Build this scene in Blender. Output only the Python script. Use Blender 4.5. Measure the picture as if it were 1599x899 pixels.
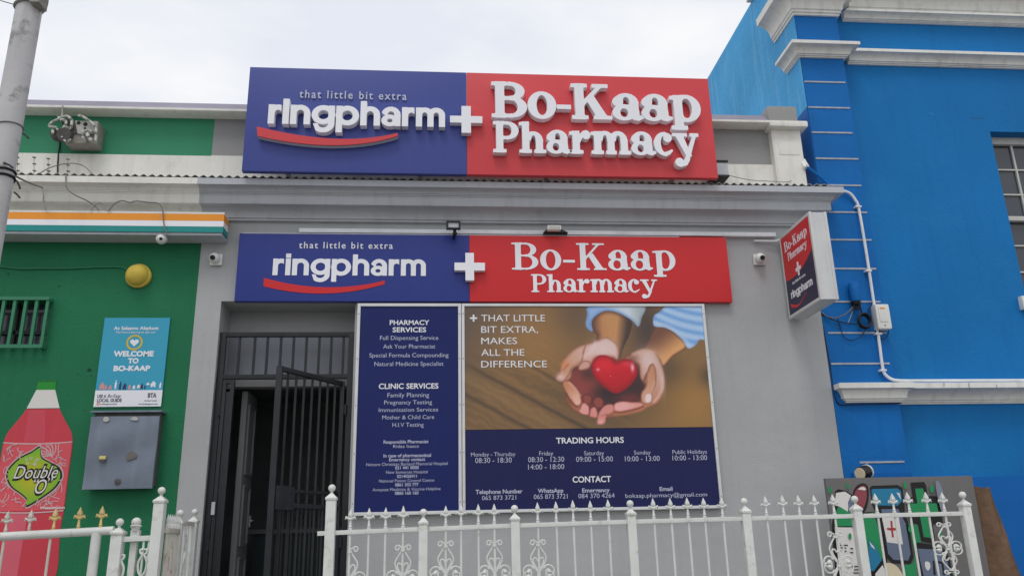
import bpy, bmesh, math, random
import numpy as np
from mathutils import Vector, Matrix
random.seed(7)
rng = np.random.default_rng(7)
scene = bpy.context.scene
for o in list(bpy.data.objects):
    bpy.data.objects.remove(o)

# ------------------------------------------------------------------ camera
EYE = 1.5                      # eye height above the pavement, metres
DIST = 6.4                     # camera to facade plane (y = 0)
FPX = 1274.46                  # focal length in pixels of a 1599 wide frame
PITCH, YAW, ROLL = (math.radians(a) for a in (17.123, 5.1616, -1.3471))
def cam_basis():
    cp, sp, cy, sy, cr, sr = (f(a) for a in (PITCH, YAW, ROLL) for f in (math.cos, math.sin))
    fwd = Vector((sy*cp, cy*cp, sp)); right = Vector((cy, -sy, 0)); up = right.cross(fwd)
    return right*cr + up*sr, -right*sr + up*cr, fwd
RT, UP, FW = cam_basis()
cd = bpy.data.cameras.new('camera'); cam = bpy.data.objects.new('camera', cd)
scene.collection.objects.link(cam)
cd.sensor_width = 36; cd.sensor_fit = 'HORIZONTAL'; cd.lens = 36*FPX/1599
cd.clip_start = 0.05; cd.clip_end = 3000
cam.matrix_world = Matrix(((RT.x, UP.x, -FW.x, 0), (RT.y, UP.y, -FW.y, -DIST), (RT.z, UP.z, -FW.z, EYE), (0, 0, 0, 1)))
scene.camera = cam

# ------------------------------------------------------------------ sky, sun, exposure
SUN_EL, SUN_AZ = math.radians(60), math.radians(200)     # azimuth measured clockwise from +y
w = bpy.data.worlds.new('World'); scene.world = w; w.use_nodes = True
nt = w.node_tree; nt.nodes.clear()
def N(nt, t, **k):
    n = nt.nodes.new(t)
    for a, b in k.items(): setattr(n, a, b)
    return n
sky = N(nt, 'ShaderNodeTexSky', sky_type='NISHITA', sun_disc=False, sun_elevation=SUN_EL, sun_rotation=SUN_AZ)
tc = N(nt, 'ShaderNodeTexCoord'); mp = N(nt, 'ShaderNodeMapping'); mp.inputs['Scale'].default_value = (1.0, 1.0, 2.4)
cl = N(nt, 'ShaderNodeTexNoise'); cl.inputs['Scale'].default_value = 3.2; cl.inputs['Detail'].default_value = 5; cl.inputs['Roughness'].default_value = .5
rp = N(nt, 'ShaderNodeValToRGB')
rp.color_ramp.elements[0].position = .36; rp.color_ramp.elements[0].color = (8.7, 9.0, 9.85, 1)
rp.color_ramp.elements[1].position = .60; rp.color_ramp.elements[1].color = (10.6, 10.65, 10.7, 1)
mx = N(nt, 'ShaderNodeMix', data_type='RGBA'); mx.inputs['Factor'].default_value = .93
bg = N(nt, 'ShaderNodeBackground'); bg.inputs['Strength'].default_value = .1
ow = N(nt, 'ShaderNodeOutputWorld')
L = nt.links.new
L(tc.outputs['Generated'], mp.inputs['Vector']); L(mp.outputs['Vector'], cl.inputs['Vector']); L(cl.outputs['Fac'], rp.inputs['Fac'])
L(sky.outputs['Color'], mx.inputs['A']); L(rp.outputs['Color'], mx.inputs['B']); L(mx.outputs['Result'], bg.inputs['Color'])
L(bg.outputs['Background'], ow.inputs['Surface'])
sd = bpy.data.lights.new('sun', 'SUN'); sd.energy = 1.05; sd.angle = math.radians(20); sd.color = (1, .97, .93)
so = bpy.data.objects.new('sun', sd); scene.collection.objects.link(so)
sdir = Vector((math.sin(SUN_AZ)*math.cos(SUN_EL), math.cos(SUN_AZ)*math.cos(SUN_EL), math.sin(SUN_EL)))
so.rotation_euler = sdir.to_track_quat('Z', 'Y').to_euler(); so.location = (0, -8, 14)
vs = scene.view_settings
vs.view_transform = 'Standard'; vs.look = 'None'; vs.exposure = -0.05; vs.gamma = 1; vs.use_curve_mapping = False
scene.render.film_transparent = False
scene.cycles.max_bounces = 6

# ------------------------------------------------------------------ measuring: a point of the photograph laid on the plane y = Y
def P(px, py, Y=0.0):
    d = RT*((px-799.5)/FPX) - UP*((py-449.5)/FPX) + FW
    t = (Y+DIST)/d.y
    return Vector((d.x*t, Y, d.z*t + EYE))
def PX(px, py, Y=0.0): return P(px, py, Y).x
def PZ(px, py, Y=0.0): return P(px, py, Y).z
def rect(tl, tr, br, bl, Y):
    a, b, c, d = (P(*q, Y) for q in (tl, tr, br, bl))
    return (a.x+d.x)/2, (b.x+c.x)/2, (c.z+d.z)/2, (a.z+b.z)/2      # x0 x1 z0 z1

# ------------------------------------------------------------------ materials
def lin(c):
    return tuple(((v/255)/12.92 if v/255 <= .04045 else ((v/255+.055)/1.055)**2.4) for v in c)
MATS = {}
def mat(name, col, rough=.6, metal=0.0, var=.08, vscale=2.0, bump=0.0, bscale=60, streak=0.0, stcol=(70, 66, 60), spec=.4, blot=0.0, blcol=(120, 110, 95), blscale=5, coat=0.0):
    if name in MATS: return MATS[name]
    m = bpy.data.materials.new(name); m.use_nodes = True; nt = m.node_tree; L = nt.links.new
    b = nt.nodes['Principled BSDF']; b.inputs['Roughness'].default_value = rough; b.inputs['Metallic'].default_value = metal
    b.inputs['Specular IOR Level'].default_value = spec
    if coat: b.inputs['Coat Weight'].default_value = coat; b.inputs['Coat Roughness'].default_value = .15
    c = lin(col); out = None
    tc = N(nt, 'ShaderNodeTexCoord')
    no = N(nt, 'ShaderNodeTexNoise'); no.inputs['Scale'].default_value = vscale; no.inputs['Detail'].default_value = 6
    L(tc.outputs['Object'], no.inputs['Vector'])
    mr = N(nt, 'ShaderNodeMapRange'); mr.inputs['From Min'].default_value = .3; mr.inputs['From Max'].default_value = .7
    L(no.outputs['Fac'], mr.inputs['Value'])
    mi = N(nt, 'ShaderNodeMix', data_type='RGBA')
    mi.inputs['A'].default_value = tuple(v*(1-var) for v in c)+(1,); mi.inputs['B'].default_value = tuple(min(1, v*(1+var)) for v in c)+(1,)
    L(mr.outputs['Result'], mi.inputs['Factor']); out = mi.outputs['Result']
    if streak:
        mp = N(nt, 'ShaderNodeMapping'); mp.inputs['Scale'].default_value = (7, 7, .5); L(tc.outputs['Object'], mp.inputs['Vector'])
        n2 = N(nt, 'ShaderNodeTexNoise'); n2.inputs['Scale'].default_value = 2.2; n2.inputs['Detail'].default_value = 5; L(mp.outputs['Vector'], n2.inputs['Vector'])
        r2 = N(nt, 'ShaderNodeMapRange'); r2.inputs['From Min'].default_value = .52; r2.inputs['From Max'].default_value = .8; r2.inputs['To Max'].default_value = streak
        L(n2.outputs['Fac'], r2.inputs['Value'])
        m2 = N(nt, 'ShaderNodeMix', data_type='RGBA'); L(out, m2.inputs['A']); m2.inputs['B'].default_value = lin(stcol)+(1,); L(r2.outputs['Result'], m2.inputs['Factor']); out = m2.outputs['Result']
    if blot:
        n3 = N(nt, 'ShaderNodeTexNoise'); n3.inputs['Scale'].default_value = blscale; n3.inputs['Detail'].default_value = 8; n3.inputs['Roughness'].default_value = .65
        L(tc.outputs['Object'], n3.inputs['Vector'])
        r3 = N(nt, 'ShaderNodeMapRange'); r3.inputs['From Min'].default_value = .56; r3.inputs['From Max'].default_value = .68; r3.inputs['To Max'].default_value = blot
        L(n3.outputs['Fac'], r3.inputs['Value'])
        m3 = N(nt, 'ShaderNodeMix', data_type='RGBA'); L(out, m3.inputs['A']); m3.inputs['B'].default_value = lin(blcol)+(1,); L(r3.outputs['Result'], m3.inputs['Factor']); out = m3.outputs['Result']
    L(out, b.inputs['Base Color'])
    if bump:
        n4 = N(nt, 'ShaderNodeTexNoise'); n4.inputs['Scale'].default_value = bscale; n4.inputs['Detail'].default_value = 4; L(tc.outputs['Object'], n4.inputs['Vector'])
        n5 = N(nt, 'ShaderNodeTexNoise'); n5.inputs['Scale'].default_value = bscale*.07; n5.inputs['Detail'].default_value = 3; L(tc.outputs['Object'], n5.inputs['Vector'])
        ad = N(nt, 'ShaderNodeMath', operation='MULTIPLY_ADD'); L(n5.outputs['Fac'], ad.inputs[0]); ad.inputs[1].default_value = 3.0; L(n4.outputs['Fac'], ad.inputs[2])
        bp = N(nt, 'ShaderNodeBump'); bp.inputs['Strength'].default_value = bump; bp.inputs['Distance'].default_value = .01
        L(ad.outputs[0], bp.inputs['Height']); L(bp.outputs['Normal'], b.inputs['Normal'])
    MATS[name] = m; return m

M_GREY = mat('grey_wall_paint', (173, 175, 176), .75, spec=.25, var=.07, vscale=.9, bump=.2, bscale=90, streak=.22, stcol=(146, 146, 146), blot=.14, blcol=(148, 147, 144), blscale=2.2)
M_GREYC = mat('grey_cornice_paint', (184, 187, 192), .7, var=.07, vscale=1.5, bump=.14, bscale=70, streak=.2, stcol=(110, 110, 112), blot=.10, blcol=(125, 124, 122))
M_GREYP = mat('grey_patch_paint', (150, 150, 150), .75, var=.05, bump=.12, streak=.1, stcol=(175, 175, 175))
M_CREAM = mat('old_white_plaster', (228, 227, 220), .8, var=.06, vscale=2.5, bump=.2, bscale=60, streak=.35, stcol=(165, 160, 145), blot=.25, blcol=(190, 182, 160), blscale=6)
M_PURP = mat('weathered_coping', (140, 137, 152), .8, var=.15, bump=.2, blot=.4, blcol=(150, 145, 150))
M_GREEN = mat('green_wall_paint', (33, 111, 75), .65, spec=.2, var=.10, vscale=1.0, bump=.3, bscale=55, streak=.25, stcol=(26, 90, 60), blot=.2, blcol=(52, 126, 92), blscale=2)
M_GREENP = mat('green_parapet_paint', (52, 136, 100), .65, spec=.3, var=.06, bump=.15, streak=.2, stcol=(80, 140, 115))
M_GREENB = mat('green_bar_paint', (50, 125, 92), .5, var=.1)
M_BLUE = mat('blue_wall_paint', (15, 112, 178), .65, spec=.2, var=.13, vscale=.8, bump=.3, bscale=45, streak=.3, stcol=(12, 90, 158), blot=.22, blcol=(40, 128, 186), blscale=1.4)
M_BLUEP = mat('blue_pilaster_paint', (14, 104, 178), .65, spec=.2, var=.1, bump=.25, streak=.3, stcol=(14, 84, 152), blot=.15, blcol=(40, 120, 184))
M_BLUES = mat('faded_blue_side_paint', (76, 164, 220), .75, spec=.2, var=.12, vscale=1.2, bump=.55, bscale=30, streak=.5, stcol=(140, 198, 228), blot=.3, blcol=(125, 188, 222), blscale=3)
M_BLUED = mat('deep_blue_plinth_paint', (10, 96, 172), .6, spec=.2, var=.07, bump=.15)
M_STONE = mat('white_moulding_paint', (226, 226, 221), .7, var=.06, bump=.15, bscale=50, streak=.3, stcol=(128, 128, 126), blot=.16, blcol=(140, 140, 138), blscale=7)
M_JOINT = mat('joint_mortar', (168, 172, 180), .8, var=.15, vscale=20, blot=.4, blcol=(110, 120, 140), blscale=14)
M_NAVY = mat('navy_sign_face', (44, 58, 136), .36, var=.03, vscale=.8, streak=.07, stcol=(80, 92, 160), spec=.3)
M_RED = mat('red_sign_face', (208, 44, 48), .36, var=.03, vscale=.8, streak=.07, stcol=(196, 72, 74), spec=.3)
M_NAVYU = mat('navy_sign_face_hazed', (60, 73, 146), .38, var=.03, vscale=.8, streak=.12, stcol=(84, 96, 162), spec=.35)  # upper sign: same navy, lightened to paint in the haze and glare
M_REDU = mat('red_sign_face_hazed', (208, 66, 72), .38, var=.04, vscale=.8, streak=.12, stcol=(202, 92, 96), spec=.35)  # sign red for the upper sign, with the veil of glare mixed into its colour
M_NAVYS = mat('navy_services_print', (19, 33, 96), .42, var=.06, streak=.06, spec=.25)
M_NAVYD = mat('navy_print', (25, 31, 80), .42, var=.06, streak=.06, spec=.25)
M_WHITE = mat('white_acrylic', (238, 239, 244), .4, var=.03, streak=.06, stcol=(190, 190, 195))
M_LETSIDE = mat('white_letter_return', (215, 217, 220), .5, var=.05)
M_TXT = mat('white_vinyl', (232, 233, 238), .5, var=.02)
M_FRAME = mat('white_frame_enamel', (214, 215, 216), .45, var=.05, vscale=8, streak=.15, stcol=(150, 150, 150))
M_TXTL = mat('pale_vinyl', (188, 193, 214), .5, var=.02)
M_ALU = mat('aluminium', (178, 180, 184), .45, metal=.35, var=.08, vscale=10, streak=.2)
M_SILVER = mat('silver_casing', (205, 206, 206), .5, metal=.1, var=.05, vscale=6, streak=.2, stcol=(150, 150, 150))
M_PLASTIC = mat('white_plastic', (222, 222, 218), .4, var=.05, vscale=8)
M_PIPE = mat('white_conduit', (222, 225, 228), .45, var=.08, vscale=8, blot=.2, blcol=(150, 150, 150))
M_BLACK = mat('black_metal', (26, 27, 30), .45, var=.2, vscale=6)
M_BLACKP = mat('black_rubber', (22, 22, 24), .6, var=.1)
M_GATE = mat('black_gate_paint', (36, 38, 42), .45, var=.2, vscale=8, blot=.12, blcol=(90, 90, 92), blscale=22, spec=.35)
M_DARK = mat('dark_interior', (138, 144, 146), .9, var=.2)
M_DOOR = mat('grey_door_paint', (128, 129, 130), .55, var=.06, streak=.2)
M_FRO = mat('frosted_glazing', (142, 146, 156), .3, var=.06, vscale=1.5, spec=.5)
M_GLASS = mat('dark_glass', (62, 66, 74), .12, var=.1, vscale=1.0, spec=.6)
M_ORANGE = mat('orange_vinyl', (236, 150, 40), .5, var=.05, streak=.15, stcol=(190, 120, 50))
M_TEAL = mat('teal_vinyl', (20, 140, 138), .5, var=.05, streak=.15)
M_YELLOW = mat('yellow_dome', (206, 182, 78), .6, spec=.25, var=.08, vscale=14, blot=.25, blcol=(190, 165, 70), blscale=12)
M_CYAN = mat('cyan_print', (52, 158, 190), .4, var=.03)
M_FENCE = mat('white_fence_enamel', (214, 216, 212), .5, var=.06, vscale=10, blot=.42, blcol=(160, 150, 135), blscale=16, bump=.12, bscale=120)
M_FENCEO = mat('worn_fence_enamel', (206, 202, 192), .55, var=.1, vscale=10, blot=.75, blcol=(132, 92, 62), blscale=9, bump=.2)
M_GOLD = mat('worn_gold_paint', (210, 186, 122), .55, var=.2, vscale=30, blot=.8, blcol=(225, 215, 195), blscale=26)
M_STEEL = mat('galvanised_cover', (116, 126, 140), .5, metal=.25, var=.12, vscale=5, blot=.35, blcol=(85, 95, 112), blscale=4, streak=.2, stcol=(150, 158, 170), bump=.08)
M_RUST = mat('patch_of_bare_metal', (108, 104, 100), .7, var=.1)
M_POLE = mat('pole_paint', (190, 189, 190), .65, spec=.25, var=.08, vscale=4, streak=.6, stcol=(120, 118, 116), blot=.7, blcol=(104, 100, 96), blscale=9, bump=.2, bscale=40)
M_ROOF = mat('roof_sheet', (176, 174, 170), .6, metal=.2, var=.15, vscale=12, blot=.4, blcol=(110, 106, 100), blscale=20)
M_FIX = mat('old_fitting_metal', (150, 147, 138), .6, metal=.1, var=.15, vscale=20, blot=.35, blcol=(110, 100, 88), blscale=18)
M_FIXD = mat('old_fitting_dark', (86, 84, 82), .65, var=.2, vscale=24)
M_HOSE = mat('grey_hose', (176, 176, 170), .5, var=.1, vscale=20)
M_CABLE = mat('grey_cable', (120, 118, 114), .6, var=.1)
M_SASH = mat('sash_paint', (196, 196, 190), .6, var=.08, vscale=10, blot=.2)
M_CHIP = mat('wall_chip_green', (22, 62, 44), .9)
M_BOARD = mat('grey_board', (106, 104, 104), .75, var=.07, vscale=2, bump=.1, streak=.15, blot=.1)
M_LOG = mat('weathered_timber', (110, 87, 70), .85, spec=.2, var=.3, vscale=7, bump=.8, bscale=24, streak=.7, stcol=(62, 46, 34), blot=.3, blcol=(140, 110, 84), blscale=8)
M_BOTR = mat('mural_red', (196, 58, 72), .6, var=.05, streak=.15, stcol=(205, 90, 100))
M_BOTP = mat('mural_pink', (206, 96, 106), .6, var=.05)
M_BOTL = mat('mural_label', (212, 82, 92), .6, var=.05)
M_BOTW = mat('mural_white', (216, 214, 210), .6, var=.04)
M_BOTD = mat('mural_line', (198, 170, 172), .6, var=.06)
M_CAP = mat('mural_cap_green', (30, 140, 44), .6, var=.05)
M_INK = mat('mural_black', (22, 22, 24), .6, var=.1)
M_POLYG = mat('mural_green', (30, 138, 84), .6, var=.06)
M_SLATE = mat('mural_slate', (100, 112, 134), .6, var=.05)
M_SKYB = mat('mural_blue', (30, 120, 158), .6, var=.06)
M_MAR = mat('mural_maroon', (140, 66, 76), .6, var=.05)
M_CREAMP = mat('mural_cream', (212, 200, 170), .6, var=.04)
M_PINK = mat('print_pink', (214, 150, 150), .5, var=.05)
M_PRINTN = mat('print_navy', (42, 52, 96), .5, var=.05)
M_PRINTG = mat('print_grey', (92, 96, 106), .5, var=.05)
M_ASPH = mat('asphalt', (66, 66, 68), .9, var=.15, vscale=6, bump=.4, bscale=120)
M_PAVE = mat('paving', (150, 146, 140), .85, var=.12, vscale=3, bump=.3, bscale=60)
M_KERB = mat('kerb_stone', (165, 162, 156), .85, var=.1, bump=.3)
def leaf_mat():
    m = bpy.data.materials.new('leaf_green_gradient'); m.use_nodes = True; nt = m.node_tree; b = nt.nodes['Principled BSDF']; b.inputs['Roughness'].default_value = .6
    tc = N(nt, 'ShaderNodeTexCoord'); vm = N(nt, 'ShaderNodeVectorMath', operation='LENGTH'); mr = N(nt, 'ShaderNodeMapRange'); mi = N(nt, 'ShaderNodeMix', data_type='RGBA')
    nt.links.new(tc.outputs['Object'], vm.inputs[0]); nt.links.new(vm.outputs['Value'], mr.inputs['Value']); mr.inputs['From Min'].default_value = .04; mr.inputs['From Max'].default_value = .24
    mi.inputs['A'].default_value = lin((182, 176, 24))+(1,); mi.inputs['B'].default_value = lin((72, 176, 40))+(1,)
    nt.links.new(mr.outputs['Result'], mi.inputs['Factor']); nt.links.new(mi.outputs['Result'], b.inputs['Base Color']); return m
M_LEAF = leaf_mat()
def vcol_mat():
    m = bpy.data.materials.new('photo_print'); m.use_nodes = True; nt = m.node_tree; b = nt.nodes['Principled BSDF']; b.inputs['Roughness'].default_value = .42
    at = N(nt, 'ShaderNodeAttribute', attribute_name='ink'); nt.links.new(at.outputs['Color'], b.inputs['Base Color']); return m
M_PHOTO = vcol_mat()

# ------------------------------------------------------------------ objects and mesh building
COL = scene.collection
def worldloc(o):
    v = Vector((0, 0, 0))
    while o is not None: v = v + o.location; o = o.parent
    return v
def tag(o, label=None, cat=None, group=None, kind=None):
    if label: o['label'] = label
    if cat: o['category'] = cat
    if group: o['group'] = group
    if kind: o['kind'] = kind
    return o
def thing(name, label, cat, loc, group=None):
    o = bpy.data.objects.new(name, None); COL.objects.link(o); o.location = Vector(loc); o.empty_display_size = .1
    return tag(o, label, cat, group)
class MB:
    """collects shapes in world coordinates and links them as one mesh object"""
    def __init__(s): s.bm = bmesh.new()
    def box(s, x0, x1, y0, y1, z0, z1):
        v = [s.bm.verts.new((x, y, z)) for z in (z0, z1) for y in (y0, y1) for x in (x0, x1)]
        for f in ((0, 2, 3, 1), (4, 5, 7, 6), (0, 1, 5, 4), (2, 6, 7, 3), (0, 4, 6, 2), (1, 3, 7, 5)): s.bm.faces.new([v[i] for i in f])
        return s
    def hexa(s, a, b):       # two quads joined
        va = [s.bm.verts.new(p) for p in a]; vb = [s.bm.verts.new(p) for p in b]
        s.bm.faces.new(va); s.bm.faces.new(vb[::-1])
        for i in range(4): s.bm.faces.new((va[i], vb[i], vb[(i+1) % 4], va[(i+1) % 4]))
        return s
    def quad(s, *p): s.bm.faces.new([s.bm.verts.new(q) for q in p]); return s
    def bar(s, p0, p1, w, d):    # square bar along p0-p1, w wide, d deep
        p0, p1 = Vector(p0), Vector(p1); t = (p1-p0).normalized()
        a = Vector((0, 1, 0)) if abs(t.y) < .9 else Vector((1, 0, 0))
        u = t.cross(a).normalized(); v = t.cross(u).normalized()
        q = lambda p: [p+u*(w/2*i)+v*(d/2*j) for i, j in ((-1, -1), (1, -1), (1, 1), (-1, 1))]
        return s.hexa(q(p0), q(p1))
    def tube(s, pts, r, n=8, cap=True):
        pts = [Vector(p) for p in pts]; R = r if hasattr(r, '__len__') else [r]*len(pts)
        rings = []; prev = None
        for i, p in enumerate(pts):
            t = (pts[min(i+1, len(pts)-1)]-pts[max(i-1, 0)]).normalized()
            if prev is None:
                a = Vector((0, 0, 1)) if abs(t.z) < .9 else Vector((1, 0, 0)); u = t.cross(a).normalized()
            else: u = (prev - t*prev.dot(t)).normalized()
            prev = u; v = t.cross(u)
            rings.append([s.bm.verts.new(p+(u*math.cos(k*2*math.pi/n)+v*math.sin(k*2*math.pi/n))*R[i]) for k in range(n)])
        for a, b in zip(rings, rings[1:]):
            for k in range(n): s.bm.faces.new((a[k], a[(k+1) % n], b[(k+1) % n], b[k]))
        if cap: s.bm.faces.new(rings[0][::-1]); s.bm.faces.new(rings[-1])
        return s
    def lathe(s, prof, base, axis=(0, 0, 1), n=16, sq=False):   # prof: (radius, height); sq = square section
        base = Vector(base); t = Vector(axis).normalized(); a = Vector((1, 0, 0)) if abs(t.x) < .9 else Vector((0, 0, 1))
        v = t.cross(a).normalized(); u = v.cross(t)
        if sq: n = 4
        ph = math.pi/4 if sq else 0; k2 = math.sqrt(2) if sq else 1
        rings = [[s.bm.verts.new(base+t*h+(u*math.cos(k*2*math.pi/n+ph)+v*math.sin(k*2*math.pi/n+ph))*max(r, 1e-4)*k2) for k in range(n)] for r, h in prof]
        for a, b in zip(rings, rings[1:]):
            for k in range(n): s.bm.faces.new((a[k], a[(k+1) % n], b[(k+1) % n], b[k]))
        s.bm.faces.new(rings[0][::-1]); s.bm.faces.new(rings[-1])
        return s
    def ball(s, c, r, n=16, sc=(1, 1, 1)):
        bmesh.ops.create_uvsphere(s.bm, u_segments=n, v_segments=n//2+2, radius=r, matrix=Matrix.Translation(Vector(c)) @ Matrix.Diagonal((*sc, 1))); return s
    def sweep(s, prof, path, closed_back=None):
        """cornice: prof [(out, z)] from bottom to top, path [(x, y)] walked with the outside on the right hand"""
        path = [Vector((a, b)) for a, b in path]; nv = []
        for i in range(len(path)):
            ns = []
            for a, b in ((i-1, i), (i, i+1)):
                if 0 <= a and b < len(path):
                    t = (path[b]-path[a]).normalized(); ns.append(Vector((t.y, -t.x)))
            m = sum(ns, Vector((0, 0)));  m = m/len(ns)
            nv.append(m/max(m.length_squared, .2) if len(ns) > 1 else m)
        rows = [[s.bm.verts.new((p.x+n.x*o, p.y+n.y*o, z)) for o, z in prof] for p, n in zip(path, nv)]
        for a, b in zip(rows, rows[1:]):
            for k in range(len(prof)-1): s.bm.faces.new((a[k], b[k], b[k+1], a[k+1]))
        for r in (rows[0], rows[-1][::-1]):
            s.bm.faces.new(r)
        return s
    def mesh(s, me, M):
        n0 = len(s.bm.verts); s.bm.from_mesh(me); s.bm.verts.ensure_lookup_table()
        for v in s.bm.verts[n0:]: v.co = M @ v.co
        return s
    def build(s, name, material, parent=None, loc=None, bevel=0, smooth=35, label=None, kind=None):
        bm = s.bm
        bmesh.ops.recalc_face_normals(bm, faces=bm.faces[:])
        if bevel: bmesh.ops.bevel(bm, geom=[e for e in bm.edges if len(e.link_faces) == 2 and e.calc_face_angle(0) > .5], offset=bevel, segments=2, profile=.7, affect='EDGES', clamp_overlap=True)
        me = bpy.data.meshes.new(name); o = bpy.data.objects.new(name, me); COL.objects.link(o)
        if parent is not None: o.parent = parent
        if loc is not None: o.location = Vector(loc) - (worldloc(parent) if parent is not None else Vector())
        off = worldloc(o)
        for v in bm.verts: v.co -= off
        bm.to_mesh(me); bm.free()
        for m in (material if isinstance(material, (list, tuple)) else [material]): me.materials.append(m)
        if smooth:
            me.shade_smooth(); me.set_sharp_from_angle(angle=math.radians(smooth))
        if label: o['label'] = label
        if kind: o['kind'] = kind
        return o

# ------------------------------------------------------------------ flat outlines, lettering
def FRONT(x, y, z): return Matrix(((1, 0, 0, x), (0, 0, -1, y), (0, 1, 0, z), (0, 0, 0, 1)))      # glyph x -> X, y -> Z, depth -> -Y
def loops_mesh(loops, depth):
    cu = bpy.data.curves.new('t', 'CURVE'); cu.dimensions = '2D'; cu.fill_mode = 'BOTH'; cu.extrude = depth/2
    for lp in loops:
        sp = cu.splines.new('POLY'); sp.points.add(len(lp)-1); sp.use_cyclic_u = True
        for p, q in zip(sp.points, lp): p.co = (q[0], q[1], 0, 1)
    ob = bpy.data.objects.new('t', cu); me = bpy.data.meshes.new_from_object(ob)
    bpy.data.objects.remove(ob); bpy.data.curves.remove(cu); return me
def text_mesh(s, depth, bold=0.0, space=1.0):
    cu = bpy.data.curves.new('t', 'FONT'); cu.body = s; cu.size = 1; cu.extrude = depth; cu.offset = bold; cu.space_character = space; cu.resolution_u = 3
    ob = bpy.data.objects.new('t', cu); me = bpy.data.meshes.new_from_object(ob)
    bpy.data.objects.remove(ob); bpy.data.curves.remove(cu); return me
def bounds(me):
    a = np.empty(len(me.vertices)*3); me.vertices.foreach_get('co', a); a = a.reshape(-1, 3); return a.min(0), a.max(0)
CAPM = bounds(text_mesh('H', 0))
CAP = CAPM[1][1]-CAPM[0][1]
def put_text(mb, s, xl, xr, ytop, ybase, Y, bold=0.0, thick=.0012, slant=0.0, space=1.0, capref=None):
    """one printed line between photo columns xl, xr; ytop/ybase = capital height"""
    yb = (ytop+ybase)/2
    X0, X1 = PX(xl, yb, Y), PX(xr, yb, Y); xm = (xl+xr)/2
    z0, z1 = PZ(xm, ybase, Y), PZ(xm, ytop, Y)
    me = text_mesh(s, 1.0, bold, space); lo, hi = bounds(me)
    sx = (X1-X0)/(hi[0]-lo[0]); sy = (z1-z0)/(capref or CAP)
    M = FRONT(X0, Y, z0) @ Matrix(((sx, slant*sy, 0, -lo[0]*sx), (0, sy, 0, 0), (0, 0, thick/2, thick/2), (0, 0, 0, 1)))
    mb.mesh(me, M); bpy.data.meshes.remove(me)
def text_part(name, material, root, t, Y, bold):
    m = MB(); put_text(m, *t, Y, bold); return m.build(name, material, root)
def smooth_poly(pts, closed=True, k=6):
    pts = [np.array(p, float) for p in pts]; n = len(pts); out = []
    for i in range(n if closed else n-1):
        g = lambda j: pts[j % n] if closed else pts[min(max(j, 0), n-1)]
        p0, p1, p2, p3 = g(i-1), g(i), g(i+1), g(i+2)
        for t in np.arange(k)/k:
            out.append(.5*((2*p1)+(-p0+p2)*t+(2*p0-5*p1+4*p2-p3)*t*t+(-p0+3*p1-3*p2+p3)*t**3))
    if not closed: out.append(pts[-1])
    return [tuple(p) for p in out]
def plate(name, pts, Y, thick, material, parent, smooth=False, holes=(), label=None, loc=None):
    """flat shape whose outline is given in photo points, lying on plane Y and thick towards the street"""
    def ring(q): return [(PX(a, b, Y), PZ(a, b, Y)) for a, b in (smooth_poly(q) if smooth else q)]
    me = loops_mesh([ring(pts)]+[ring(h) for h in holes], thick)
    mb = MB(); mb.mesh(me, FRONT(0, Y-thick/2, 0)); bpy.data.meshes.remove(me)
    return mb.build(name, material, parent, loc=loc, label=label)
def stroke_loop(pts, w):
    pts = [np.array(p, float) for p in pts]; l, r = [], []
    for i in range(len(pts)):
        t = pts[min(i+1, len(pts)-1)]-pts[max(i-1, 0)]; t = t/(np.linalg.norm(t)+1e-9); n = np.array((-t[1], t[0]))
        l.append(tuple(pts[i]+n*w/2)); r.append(tuple(pts[i]-n*w/2))
    return l+r[::-1]

# signed distance glyphs: strokes united on a grid, outline taken with marching squares
def sbox(x0, x1, y0, y1):
    def f(x, y):
        qx = np.abs(x-(x0+x1)/2)-(x1-x0)/2; qy = np.abs(y-(y0+y1)/2)-(y1-y0)/2
        return np.hypot(np.maximum(qx, 0), np.maximum(qy, 0))+np.minimum(np.maximum(qx, qy), 0)
    return f
def sell(cx, cy, rx, ry):
    def f(x, y):
        a, b = (x-cx)/rx, (y-cy)/ry; k0 = np.hypot(a, b); k1 = np.hypot(a/rx, b/ry)+1e-9; return k0*(k0-1)/k1
    return f
def sring(cx, cy, rx, ry, wx, wy, clip=None):
    o, i = sell(cx, cy, rx, ry), sell(cx, cy, rx-wx, ry-wy)
    def f(x, y):
        d = np.maximum(o(x, y), -i(x, y))
        if clip:
            for a, b, c in clip: d = np.maximum(d, a*x+b*y-c)      # keep where a x + b y < c
        return d
    return f
def sseg(pts, ws):
    def f(x, y):
        d = np.full_like(x, 9.0); n = len(pts)
        W = ws if hasattr(ws, '__len__') else [ws]*n
        for (a, b), w0, w1 in zip(zip(pts, pts[1:]), W, W[1:]):
            vx, vy = b[0]-a[0], b[1]-a[1]; t = np.clip(((x-a[0])*vx+(y-a[1])*vy)/(vx*vx+vy*vy+1e-9), 0, 1)
            d = np.minimum(d, np.hypot(x-a[0]-vx*t, y-a[1]-vy*t)-(w0+(w1-w0)*t)/2)
        return d
    return f
def spoly(p):
    ar = sum(p[i-1][0]*p[i][1]-p[i][0]*p[i-1][1] for i in range(len(p)))
    q = p if ar > 0 else p[::-1]
    def f(x, y):
        d = np.full_like(x, -9.0)
        for i in range(len(q)):
            a, b = q[i-1], q[i]; l = math.hypot(b[0]-a[0], b[1]-a[1]); d = np.maximum(d, ((b[1]-a[1])*(x-a[0])-(b[0]-a[0])*(y-a[1]))/l)
        return d
    return f
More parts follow.
